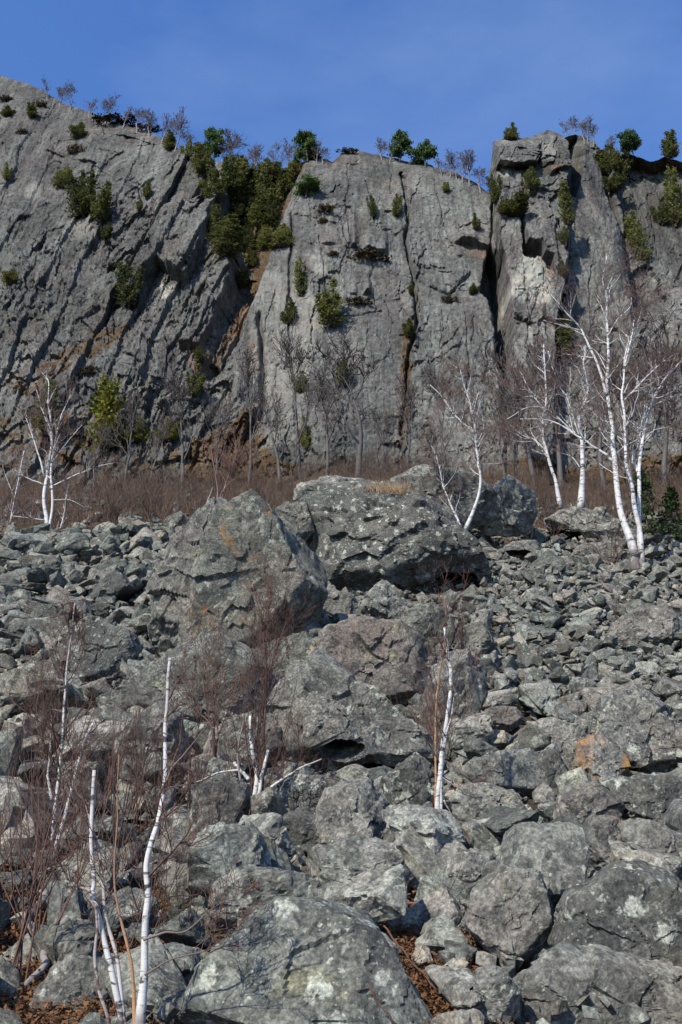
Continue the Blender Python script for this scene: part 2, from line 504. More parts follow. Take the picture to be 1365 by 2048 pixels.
M_BIRCH_NEAR = bark_material('near_birch_bark', white=(.50, .475, .43), dirty=.25, lo=.004, hi=.010, ms=(9, 9, 60), ks=(8, 8, 13))
M_BIRCH_RED = bark_material('young_birch_bark', white=(.46, .37, .32), lo=.012, hi=.03)
M_STEM_ORANGE = bark_material('peeling_orange_bark', white=(.36, .20, .10), lo=.002, hi=.008, marks=.6)
M_GREYBARK = bark_material('grey_bark', white=(.10, .086, .076), brown=(.055, .042, .036), lo=.008, hi=.04, marks=.5)
M_DEADWOOD = bark_material('weathered_wood', white=(.21, .185, .165), brown=(.12, .08, .06), lo=.002, hi=.012, marks=.35)

def simple(name, c0, c1, scale=4, rough=.85, rnd=0.0, trans=0.0):
    t = NT(name)
    P = t.n('ShaderNodeNewGeometry').outputs['Position']
    col = t.ramp(t.noise(P, scale, 5, .6), [(.32, c0), (.68, c1)])
    if rnd:
        o = t.n('ShaderNodeObjectInfo').outputs['Random']
        col = t.mix(1.0, col, t.ramp(o, [(0, (1 - rnd, 1 - rnd, 1 - rnd)), (1, (1 + rnd, 1 + rnd * .7, 1 + rnd * .3))]), 'MULTIPLY')
    m = t.done(col, rough, None, .15)
    if trans:
        tr = t.n('ShaderNodeBsdfTranslucent'); t.l(col, tr.inputs['Color'])
        ms = t.n('ShaderNodeMixShader'); ms.inputs[0].default_value = trans
        t.l(t.b.outputs[0], ms.inputs[1]); t.l(tr.outputs[0], ms.inputs[2])
        t.l(ms.outputs[0], t.t.nodes['Material Output'].inputs['Surface'])
    return m
M_CEDAR = simple('cedar_foliage', (.058, .074, .022), (.150, .158, .048), 1.1, rnd=.42, trans=.4)
M_CEDAR_Y = simple('yellow_cedar_foliage', (.085, .098, .014), (.20, .19, .030), 2.0, rnd=.1, trans=.3)  # foliage of the cedars that are yellow-green themselves
M_PINE = simple('pine_foliage', (.045, .085, .028), (.12, .18, .06), 2.0, rnd=.2, trans=.35)
M_SPRUCE = simple('spruce_foliage', (.022, .038, .012), (.06, .085, .025), 4.0, rnd=.2, trans=.15)
M_BRUSH = simple('bare_brush', (.040, .028, .020), (.150, .098, .066), 1.2)
M_TWIG = simple('brown_twigs', (.052, .032, .025), (.135, .078, .056), 2.0)
M_LEAF = simple('dead_leaves', (.060, .030, .015), (.20, .100, .045), 9.0, trans=.15)
M_GRASS = simple('dry_grass', (.24, .15, .075), (.46, .31, .17), 5.0, trans=.2)
M_JUNIPER = simple('heath_mat', (.022, .022, .009), (.070, .050, .022), 3.0, rnd=.25)
# ------------------------------------------------------------------ the talus slope (ground sheet)
_PY = [2048, 1900, 1700, 1500, 1300, 1200, 1100, 1053, 1020, 986, 972]
_YY = [5, 6, 8.5, 12, 17, 21, 27, 32, 42, 60, 70]
_GZ = [CAMZ + y * (lambda d: d[2] / d[1])(ray(682.5, py)) for py, y in zip(_PY, _YY)]
_gy = np.array([-60, -12, 0] + _YY + [100, 160.]); _gz = np.array([-4, 0.6, 1.55] + _GZ + [_GZ[-1] + 15, _GZ[-1] + 20.])

def ground_z(X, Y):
    X = np.asarray(X, float); Y = np.asarray(Y, float)
    z = np.interp(Y, _gy, _gz)
    z = z + 1.5 * np.exp(-((X - 3) / 9.0) ** 2) * sstep(38, 62, Y)          # the slope runs highest under the middle of the cliff
    return z + .22 * fbm(X * .22, Y * .22, 0 * X + 3.3, 3, 5) * np.clip(Y / 12, .3, 2.0)

def ground_hit(px, py):
    Ys = np.concatenate([np.linspace(2, 30, 700), np.linspace(30.1, 95, 900)])
    d = ray(px, py)
    z = CAMZ + Ys * d[2] / d[1]; X = Ys * d[0] / d[1]
    g = ground_z(X, Ys)
    i = np.argmax(z < g) if np.any(z < g) else len(Ys) - 1
    return float(Ys[i])

gx = np.linspace(-90, 90, 260)
gyv = np.concatenate([np.linspace(-40, 0, 20)[:-1], np.linspace(0, 34, 190)[:-1], np.linspace(34, 80, 90)[:-1], np.linspace(80, 140, 12)])
GX, GY = np.meshgrid(gx, gyv)
GX = GX * np.interp(GY, [-40, 0, 30, 140], [.6, .35, .45, 1.6])
GZ = ground_z(GX, GY) - .10 + .10 * fbm(GX * 1.2, GY * 1.2, GX * 0, 3, 9)
V = np.stack([GX, GY, GZ], -1).reshape(-1, 3)
nr, nc = GX.shape
ii = np.arange(nr - 1)[:, None] * nc + np.arange(nc - 1)[None, :]
F = np.stack([ii, ii + 1, ii + nc + 1, ii + nc], -1).reshape(-1, 4)
g_o = link('ground', mesh_np('ground', V, F, M_GROUND))
tag(g_o, 'steep soil and leaf litter slope under the rocks', None, None, 'structure')

# ------------------------------------------------------------------ the cliff
NC, NR = 900, 570
def lean_c(c): return np.interp(c, [-40, -22, -8, -3, 40], [.46, .44, .36, .33, .34])
# the wall comes a little forward at the left

CREST = [(-260, 60), (-120, 110), (0, 150), (60, 168), (130, 208), (200, 232), (250, 250), (300, 261), (335, 285), (370, 305), (420, 318), (470, 330), (530, 345), (585, 335), (600, 326), (645, 318), (665, 322), (690, 304), (720, 303), (760, 313), (800, 318), (850, 330), (900, 343), (945, 362), (978, 385), (981, 284), (1000, 277), (1030, 278), (1060, 276), (1075, 268), (1095, 261), (1112, 268), (1130, 276), (1160, 270), (1190, 282), (1205, 298), (1250, 305), (1290, 316), (1310, 325), (1340, 315), (1380, 325), (1480, 300), (1640, 290)]
def chart(px, py):
    d = ray(px, py); c = 75 * d[0] / d[1]; ln = float(lean_c(c))
    Y = (70 + ln * (CAMZ - 35)) / (1 - ln * d[2] / d[1])
    return c, CAMZ + Y * d[2] / d[1], Y
cc = [chart(*p) for p in CREST]
c_lo, c_hi = -37.0, 37.0
cs = np.linspace(c_lo, c_hi, NC)
zc = np.interp(cs, [a[0] for a in cc], [a[1] for a in cc])
zc = zc + .35 * fbm(cs * 1.1, cs * 0, cs * 0, 4, 71) + .25 * (cell2(cs * .9, cs * 0 + .5, 72)[0] - .5)
s = np.linspace(0, 1, NR)
C2 = np.repeat(cs[None, :], NR, 0)
Zn = 28 + s[:, None] * (zc[None, :] - 28)
Yn = 70 + lean_c(C2) * (Zn - 35)
Xn = C2 * Yn / 75
u, v, _ = project(np.stack([Xn, Yn, Zn], -1))
nx_, ny_ = u / 60., v / 60.
uw = u + 7 * fbm(nx_ * 1.1, ny_ * 1.1, nx_ * 0, 4, 21) + 2.5 * fbm(nx_ * 6, ny_ * 6, nx_ * 0, 2, 25)
vw = v + 7 * fbm(nx_ * 1.1, ny_ * 1.1, nx_ * 0 + 9, 4, 22) + 2.5 * fbm(nx_ * 6, ny_ * 6, nx_ * 0 + 9, 2, 26)

def msk(poly, wd=4, warp=True, margin=40):
    p = np.asarray(poly, float)
    a, b = (uw, vw) if warp else (u, v)
    bb = (a > p[:, 0].min() - margin) & (a < p[:, 0].max() + margin) & (b > p[:, 1].min() - margin) & (b < p[:, 1].max() + margin)
    out = np.zeros_like(u)
    out[bb] = sstep(-wd, wd, sdpoly(a[bb], b[bb], poly))
    return out

LEFT = [(-400, -100), (340, 240), (470, 330), (540, 360), (510, 470), (490, 560), (470, 650), (470, 760), (520, 860), (530, 1100), (-400, 1100)]
MAIN = [(590, 320), (690, 290), (985, 370), (985, 520), (975, 580), (1000, 740), (1010, 1000), (500, 1000), (470, 760), (490, 640), (530, 540), (560, 440)]
GULLY = [(540, 330), (600, 320), (590, 400), (560, 450), (540, 500), (515, 560), (480, 650), (440, 740), (400, 760), (440, 650), (470, 560), (470, 480), (450, 420), (460, 340)]
PILLAR = [(978, 270), (1060, 262), (1128, 262), (1122, 420), (1132, 560), (1110, 640), (1100, 740), (1090, 1000), (1010, 1000), (1010, 740), (1005, 640), (1000, 580), (985, 520), (985, 400)]
TOPBLOCK = [(975, 272), (1040, 265), (1066, 280), (1062, 318), (1058, 340), (1000, 345), (985, 330)]
TOPBLOCK2 = [(1066, 280), (1095, 255), (1129, 266), (1124, 352), (1090, 372), (1066, 330)]
SLOT = [(1124, 250), (1170, 255), (1166, 350), (1148, 392), (1126, 385), (1122, 310)]
CHIM = [(978, 505), (1000, 545), (1010, 620), (1017, 690), (1018, 752), (992, 752), (985, 690), (988, 650), (972, 612), (958, 595), (964, 560)]
NOTCH = [(1037, 488), (1044, 476), (1048, 512), (1072, 520), (1078, 540), (1096, 548), (1100, 580), (1086, 574), (1070, 552), (1042, 548)]
SCAR = [(1040, 548), (1070, 553), (1095, 580), (1094, 640), (1040, 635), (1003, 620), (1010, 590)]
SLAB1 = [(335, 430), (400, 405), (450, 388), (443, 430), (415, 480), (372, 566), (322, 545), (300, 560), (262, 600), (250, 585), (300, 490)]
SLAB2 = [(470, 508), (478, 512), (450, 590), (425, 648), (395, 700), (360, 690), (395, 610), (430, 545)]
SLAB3 = [(492, 570), (498, 590), (470, 660), (440, 730), (420, 720), (450, 640)]
FARR = [(1262, 300), (1700, 250), (1700, 640), (1268, 640), (1276, 520), (1262, 440)]

mL = msk(LEFT, 18, margin=500); mM = msk(MAIN, 10, margin=100)
mG = msk(GULLY, 14); mP = msk(PILLAR, 3)
mR = sstep(1090, 1160, uw)
rough = np.clip(.30 + .70 * mL - .12 * mM + .35 * mR * sstep(560, 640, vw) + .45 * sstep(1240, 1290, uw) + .8 * msk(TOPBLOCK, 8) + .8 * msk(TOPBLOCK2, 8), 0, 1)

# general relief
d = 1.0 * fbm(nx_ * .45, ny_ * .35, nx_ * 0, 3, 31)
# bedding slabs stepping down to the right on the left wall
q = .9 * u + .437 * v + 14 * fbm(nx_ * .7, ny_ * .7, nx_ * 0, 3, 33)
brk = np.array([-420, -300, -190, -60, 60, 175, 230, 330, 385, 470, 520, 575, 618, 652, 702, 748, 830, 930, 1100.])
k = np.clip(np.searchsorted(brk, q) - 1, 0, len(brk) - 2)
fr = (q - brk[k]) / (brk[k + 1] - brk[k])
amp = (brk[k + 1] - brk[k]) / 60. * (.55 + .9 * _h(k, k * 0, k * 0, 5)) * (.45 + .9 * np.clip(.5 + fbm(nx_ * .5, ny_ * .5, nx_ * 0 + 4, 2, 35), 0, 1.2))
saw = fr * sstep(1.0, .965, fr)
domeL = 1 - .75 * msk([(-400, -100), (340, 240), (330, 330), (240, 420), (100, 430), (-400, 480)], 60, margin=500)
d += .80 * mL * domeL * amp * (saw - .35) * (1 - .35 * sstep(520, 700, vw))
b1, _e = facets2(uw / 38 + .3 * fbm(nx_ * 2, ny_ * 2, nx_ * 0, 2, 36), vw / 34, 37, 1.3)
d += .38 * mL * sstep(500, 680, vw) * b1
# blocky fracture at several scales
patch = sstep(.0, .4, fbm(nx_ * .8, ny_ * .6, nx_ * 0 + 7, 3, 58))
al, be = .9 * u + .437 * v, -.437 * u + .9 * v
f1, e1 = facets2(al / 55 + .3 * fbm(nx_, ny_, nx_ * 0, 2, 41), be / 115, 43, 1.0)
f2, e2 = facets2(al / 20 + .3 * fbm(nx_ * 3, ny_ * 3, nx_ * 0, 2, 44), be / 42, 45, 1.1)
f3, e3 = facets2(al / 8.5, be / 15, 47, 1.1)
d += mL * (.25 + .75 * domeL) * (.60 * f1 + (.16 + .25 * patch) * f2 + (.10 + .14 * patch) * f3)
g1, h1 = facets2(uw / 75 + .25 * fbm(nx_, ny_, nx_ * 0, 2, 51) + .05 * fbm(nx_ * 8, ny_ * 8, nx_ * 0, 2, 50), vw / 150 + .06 * fbm(nx_ * 9, ny_ * 9, nx_ * 0, 3, 52), 53, 1.0)
g2, h2 = facets2(u / 26 + .3 * fbm(nx_ * 2, ny_ * 2, nx_ * 0, 2, 54), v / 44, 55, 1.1)
g3, h3 = facets2(u / 10., v / 13., 57, 1.1)
nl = 1 - mL
d += nl * ((.26 + .3 * (1 - mM)) * g1 + (.03 + .34 * rough * rough + .24 * patch) * g2 + (.015 + .14 * rough * rough + .12 * patch) * g3)
d += (.04 + .05 * rough) * fbm(nx_ * 9, ny_ * 9, nx_ * 0, 3, 59)
g4, h4 = facets2(uw / 5.2, vw / 8.5, 64, 1.1)
g5, h5 = facets2(uw / 33 + .2 * fbm(nx_ * 3, ny_ * 3, nx_ * 0, 2, 66), vw / 62, 65, 1.4)
d += nl * (.055 * g4 + .11 * g5 * (1 - rough)) + mL * .10 * g4
d += .05 * nl * fbm(nx_ * 4.5, ny_ * 1.1, nx_ * 0 + 2, 3, 67)

def crack(line, depth, wd, amp_=1.0):
    p = np.asarray(line, float)
    bb = (uw > p[:, 0].min() - 25) & (uw < p[:, 0].max() + 25) & (vw > p[:, 1].min() - 25) & (vw < p[:, 1].max() + 25)
    out = np.zeros_like(u); out[bb] = np.exp(-(dline(uw[bb], vw[bb], line) / wd) ** 2)
    return -depth * out

def lip(line, A, fade):
    """rock above the line stands proud of the rock below it (a small roof)"""
    p = np.asarray(line, float)
    bb = np.where((uw > p[0, 0]) & (uw < p[-1, 0]) & (vw < p[:, 1].max() + 3) & (vw > p[:, 1].min() - 5 * fade))
    a = uw[bb]
    yl = np.interp(a, p[:, 0], p[:, 1])
    endw = sstep(0, 8, a - p[0, 0]) * sstep(0, 8, p[-1, 0] - a)
    up = yl - vw[bb]
    out = np.zeros_like(u)
    endw = endw * np.clip(.55 + 1.3 * fbm(nx_[bb] * 3.5, ny_[bb] * .5, nx_[bb] * 0 + p[0, 0], 2, 68), 0, 1.3)
    out[bb] = A * endw * sstep(-1.0, 1.5, up) * np.exp(-np.clip(up, 0, None) / fade)
    return out

d += 1.3 * mM
d -= mG * (4.2 - 2.2 * sstep(520, 640, vw))
d += 2.4 * mP
d += 1.6 * msk(TOPBLOCK, 3) + 1.0 * msk(TOPBLOCK2, 3)
d -= 4.2 * msk(SLOT, 2.5)
d -= 3.4 * msk(CHIM, 2.5)
d -= 2.3 * msk(NOTCH, 2)
d += 2.0 * msk(SLAB1, 3) + 1.5 * msk(SLAB2, 3) + 1.2 * msk(SLAB3, 3)
d -= 1.6 * msk(FARR, 12, margin=400)
d -= 2.0 * sstep(1190, 1275, uw + (vw - 420) * -.30) * (1 - sstep(560, 640, vw))
for ln_, dp, wd in [([(803, 345), (812, 420), (815, 500), (822, 560), (832, 660), (818, 720), (812, 770), (800, 880)], 1.0, 3.0),
                    ([(985, 400), (988, 470), (990, 520)], 1.5, 5), ([(640, 490), (646, 560), (655, 620)], .25, 1.6), ([(700, 330), (690, 420), (700, 500)], .2, 1.5),
                    ([(745, 520), (742, 570), (750, 640)], .2, 1.5), ([(1037, 430), (1040, 490)], 1.0, 2.5), ([(1105, 480), (1125, 540), (1130, 600)], .8, 3),
                    ([(1135, 380), (1132, 470), (1128, 560), (1120, 640)], 1.0, 4), ([(870, 360), (880, 440), (905, 500)], .2, 1.6), ([(520, 640), (530, 740), (525, 850)], 1.0, 5),
                    ([(640, 640), (700, 650), (760, 640)], .2, 1.6), ([(860, 590), (900, 600), (940, 560)], .5, 2.5), ([(1210, 300), (1250, 420), (1285, 540)], 1.5, 7),
                    ([(930, 640), (935, 740), (925, 860)], .2, 1.8), ([(590, 420), (585, 520), (575, 640)], .5, 3)]:
    d += crack(ln_, dp, wd)
for ln_, A, fd in [([(700, 508), (735, 520), (775, 515)], .9, 22), ([(904, 502), (940, 508), (986, 516)], 1.3, 22), ([(688, 600), (715, 607), (742, 603)], .8, 18), ([(640, 510), (665, 512), (700, 512)], .4, 14),
                   ([(820, 560), (850, 590), (870, 602)], .5, 16), ([(318, 540), (345, 560), (372, 566)], 1.6, 30), ([(600, 500), (620, 510), (650, 520)], .3, 12), ([(1040, 420), (1090, 416), (1120, 425)], .6, 16),
                   ([(230, 270), (290, 285), (340, 300)], .8, 18), ([(200, 300), (245, 310)], .5, 12), ([(90, 300), (150, 318), (200, 330)], .5, 14), ([(450, 500), (480, 512)], 1.2, 20), ([(985, 340), (1030, 345), (1060, 340)], 1.2, 24)]:
    d += lip(ln_, A, fd)
rr = random.Random(4)
for _ in range(190):
    x0 = rr.uniform(-150, 1500); y0 = rr.uniform(170, 930); L = rr.uniform(14, 70)
    if 500 < x0 < 980 and rr.random() < .72: continue
    sl = rr.uniform(-.35, .35) + (-.45 if x0 < 480 else 0)
    d += lip([(x0, y0), (x0 + L * .5, y0 + L * .5 * sl + rr.uniform(-3, 3)), (x0 + L, y0 + L * sl)], rr.uniform(.10, .55) * (.55 if 500 < x0 < 980 else 1), rr.uniform(6, 22))
for _ in range(150):                      # cross joints on the slabs of the left wall
    x0 = rr.uniform(-150, 470); y0 = rr.uniform(300, 950); L = rr.uniform(10, 46)
    sl = rr.uniform(-.75, -.05)
    d += mL * lip([(x0, y0), (x0 + L * .5, y0 + L * .5 * sl + rr.uniform(-3, 3)), (x0 + L, y0 + L * sl)], rr.uniform(.15, .5), rr.uniform(5, 16))
for _ in range(70):
    x0 = rr.uniform(-150, 1500); y0 = rr.uniform(200, 850); L = rr.uniform(30, 130)
    if 500 < x0 < 980 and rr.random() < .6: continue
    if x0 < 470: ex, ey = -.437 * L + rr.uniform(-12, 12), .9 * L
    else: ex, ey = rr.uniform(-.25, .25) * L, L
    d += crack([(x0, y0), (x0 + ex * .5 + rr.uniform(-5, 5), y0 + ey * .5), (x0 + ex, y0 + ey)], rr.uniform(.12, .4), rr.uniform(1.0, 1.8))
# taper relief at the crest so the skyline follows its line
d *= sstep(-.005, .03, 1 - s)[:, None] * .7 + .3
Xc, Yc, Zc = Xn, Yn - d, Zn - d * .9 * sstep(.70, 1, s)[:, None]

# colour zones (what the stone itself is): heath and soil, fresh pale scars, iron stain
ledge = np.clip(np.gradient(Yc, axis=0) / np.maximum(np.gradient(Zc, axis=0), 1e-4), -3, 6)      # flat ground where large
ledge = np.where(np.isfinite(ledge), ledge, 0)
lk = ledge.copy()
for _ in range(2):
    lk[1:-1] = (lk[:-2] + lk[1:-1] + lk[2:]) / 3
veg = .75 * sstep(1.2, 3.0, lk) * (mL + .4)
veg = np.maximum(veg, .62 * msk(GULLY, 26))
for poly, a in [([(0, 760), (120, 690), (230, 640), (300, 660), (200, 720), (120, 760), (60, 830)], .55), ([(380, 880), (520, 820), (560, 930), (900, 960), (1400, 900), (1400, 1100), (300, 1100)], .62),
                ([(300, 420), (330, 360), (400, 340), (330, 440), (250, 540), (225, 520)], .42), ([(340, 600), (420, 560), (380, 640), (300, 760), (250, 800)], .38),
                ([(798, 660), (835, 640), (830, 740), (815, 900), (790, 900)], .6), ([(1080, 560), (1130, 560), (1140, 760), (1100, 800), (1060, 780)], .42), ([(560, 330), (640, 318), (640, 345), (580, 380)], .5),
                ([(1262, 330), (1365, 330), (1365, 520), (1275, 520)], .3), ([(-200, 850), (130, 800), (400, 900), (400, 1100), (-200, 1100)], .5)]:
    veg = np.maximum(veg, a * msk(poly, 16))
top = sstep(.965, .995, s)[:, None] * (.25 + .35 * (cell2(u / 30, v * 0 + .5, 88)[0]))
veg = np.maximum(veg, top * (1 - sstep(-200, -150, -np.abs(uw - 60))))
pale = .95 * msk(SCAR, 6)
for poly, a in [([(985, 340), (1005, 325), (1020, 350), (1005, 375), (990, 370)], .7), ([(1065, 290), (1090, 275), (1095, 330), (1070, 340)], .4), ([(615, 530), (650, 535), (655, 570), (630, 575)], .6),
                ([(325, 570), (350, 575), (345, 605), (325, 600)], 1.0), ([(120, 450), (180, 440), (200, 480), (130, 490)], .35), ([(45, 370), (80, 368), (82, 395), (50, 396)], .45), ([(500, 560), (600, 560), (640, 640), (600, 900), (510, 920)], .30)]:
    pale = np.maximum(pale, a * msk(poly, 5))
rust = np.zeros_like(u)
for poly, a in [([(468, 590), (500, 575), (498, 640), (450, 680), (460, 630)], .9), ([(1050, 545), (1075, 548), (1100, 590), (1095, 600), (1066, 560)], .55), ([(1085, 350), (1110, 350), (1105, 365), (1088, 368)], .6), ([(905, 512), (975, 520), (985, 545), (930, 520)], .5),
                ([(500, 690), (520, 690), (530, 760), (510, 760)], .45), ([(380, 690), (420, 680), (410, 740), (370, 740)], .5), ([(795, 760), (815, 750), (812, 900), (792, 900)], .5)]:
    rust = np.maximum(rust, a * msk(poly, 5))

# plateau behind the crest
PB = 10
pX = []; pY = []; pZ = []
for i in range(1, PB + 1):
    t = i / PB
    yy = Yc[-1] + 34 * t ** 1.6 + .15
    pX.append(Xc[-1] * yy / Yc[-1]); pY.append(yy); pZ.append(Zc[-1] + 34 * t ** 1.6 * .05 - .1)
XA = np.vstack([Xc] + [np.array(pX)]); YA = np.vstack([Yc] + [np.array(pY)]); ZA = np.vstack([Zc] + [np.array(pZ)])
ext = lambda a, val: np.vstack([a, np.full((PB, NC), val)])
zones = np.stack([ext(veg, .55), ext(pale, 0), ext(rust, 0), ext(rough, .5)], -1).reshape(-1, 4)
CV = np.stack([XA, YA, ZA], -1).reshape(-1, 3)
nr = NR + PB
ii = np.arange(nr - 1)[:, None] * NC + np.arange(NC - 1)[None, :]
CF = np.stack([ii, ii + 1, ii + NC + 1, ii + NC], -1)
# region of every face: the buttresses one can tell apart
um, vm = ext(u, 0), ext(v, -1000)
reg = np.zeros((nr, NC), int)
reg[ext(mL, 0) > .5] = 1
reg[ext(mM, 0) > .5] = 2
reg[ext(mG, 0) > .5] = 3
reg[ext(mP, 0) > .5] = 4
reg[(um > 1090) & (reg == 0)] = 5
reg[(um <= 1090) & (reg == 0)] = 2
reg[NR:] = 6
cliff = link('cliff', None, None, (0, 70, 30))
tag(cliff, 'tall grey rock cliff under the blue sky', None, None, 'structure')
fm = reg[:-1, :-1]
for r_, (pn, pl) in {1: ('slab_wall', 'grey slabs stepping down with dark broken edges'), 2: ('main_face', 'smooth grey wall with dark water streaks'), 3: ('gully', 'overgrown gully with cedars and brown heath'),
                     4: ('pillar', 'tall pillar with broken top and pale fresh scar'), 5: ('buttress', 'rough grey wall beside the pillar'), 6: ('plateau', None)}.items():
    fs = CF[fm == r_].reshape(-1, 4)
    if not len(fs): continue
    used, inv = np.unique(fs.ravel(), return_inverse=True)
    me = mesh_np(pn, CV[used] - np.array([0, 70, 30]), inv.reshape(-1, 4), M_CLIFF, True, {'zones': zones[used]}, sharp=R(24))
    o = link(pn, me, cliff)
    if pl: o['label'] = pl
cu, cv, cdep = project(CV)
cu = cu[:NR * NC]; cv = cv[:NR * NC]
def cliff_at(px, py):
    """the visible point of the cliff at this place of the photograph"""
    dd = (cu - px) ** 2 + (cv - py) ** 2
    c = np.argpartition(dd, 12)[:12]
    i = c[np.argmin(cdep[c] + dd[c] * .02)]
    return CV[i].copy()
# ------------------------------------------------------------------ rocks
_ico = {}
def ico(sub):
    if sub not in _ico:
        bm = bmesh.new(); bmesh.ops.create_icosphere(bm, subdivisions=sub, radius=1)
        _ico[sub] = (np.array([v.co[:] for v in bm.verts]), np.array([[v.index for v in f.verts] for f in bm.faces]))
        bm.free()
    return _ico[sub]

def polyhedron(D, normals, dist, p):
    A = np.clip((D @ normals.T) / dist[None, :], 0, None)
    return np.sum(A ** p, 1) ** (-1 / p)

def roughen(V, D, size, seed, k=1.0):
    """fracture, bedding and pitting on the faces of a stone of the given size (metres)"""
    Q = V / size + seed * 3.71
    ax = nrm(np.array([math.sin(seed * 1.3), math.cos(seed * 2.1), .6 + .5 * math.sin(seed)]))
    bed = (Q @ ax) * 5.5 + 1.2 * fbm(Q[:, 0] * 1.5, Q[:, 1] * 1.5, Q[:, 2] * 1.5, 2, 3)
    bf = bed - np.floor(bed)
    h = .088 * facets3(Q * 1.35, 11) + .046 * facets3(Q * 3.6, 13) + .016 * (bf * sstep(1, .85, bf) - .4) \
        + .018 * fbm(Q[:, 0] * 2, Q[:, 1] * 2, Q[:, 2] * 2, 3, 17) + .012 * fbm(Q[:, 0] * 9, Q[:, 1] * 9, Q[:, 2] * 9, 3, 19)
    return V + D * (h * size * k)[:, None]

def hull_np(pts):
    bm = bmesh.new()
    for q in pts: bm.verts.new(q)
    r_ = bmesh.ops.convex_hull(bm, input=bm.verts)
    bmesh.ops.delete(bm, geom=[g for g in set(r_['geom_interior'] + r_['geom_unused']) if isinstance(g, bmesh.types.BMVert)], context='VERTS')
    return bm

def stone(cuts, rng, k=1.0):
    """a unit angular stone: a broken block, its edges chipped and its faces uneven"""
    kind = rng.integers(4)
    if kind < 2:
        B = np.array([[x, y, z] for x in (-1, 1) for y in (-1, 1) for z in (-1, 1)], float) * .66
        B[:, 0] += rng.uniform(-.3, .3) * B[:, 2]; B[:, 1] += rng.uniform(-.35, .35) * B[:, 2]
        pts = B * rng.uniform(.42, 1.2, (8, 3))
        ex = rng.normal(size=(rng.integers(2, 5), 3)); ex /= np.linalg.norm(ex, axis=1)[:, None]
        pts = np.vstack([pts, ex * rng.uniform(.75, 1.0, (len(ex), 1))])
    else:
        pts = rng.normal(size=(rng.integers(10, 15), 3)); pts /= np.linalg.norm(pts, axis=1)[:, None]
        pts *= rng.uniform(.72, 1.08, (len(pts), 1))
    bm = hull_np(pts)
    if cuts:
        bmesh.ops.bevel(bm, geom=list(bm.edges), offset=.045, segments=1, affect='EDGES', clamp_overlap=True)
        bmesh.ops.triangulate(bm, faces=bm.faces)
        for _ in range(cuts):
            el = [e for e in bm.edges if e.calc_length() > (.30, .17, .10)[min(cuts, 3) - 1]]
            if not el: break
            bmesh.ops.subdivide_edges(bm, edges=el, cuts=1)
            bmesh.ops.triangulate(bm, faces=bm.faces)
    V = np.array([v.co[:] for v in bm.verts]); bm.verts.index_update()
    F = np.array([[v.index for v in f.verts] for f in bm.faces])
    bm.free()
    if cuts:
        D = V / (np.linalg.norm(V, axis=1)[:, None] + 1e-6)
        V = roughen(V, D, 1.0, rng.uniform(0, 50), k * (.8 if cuts > 1 else .9))
    return V, F

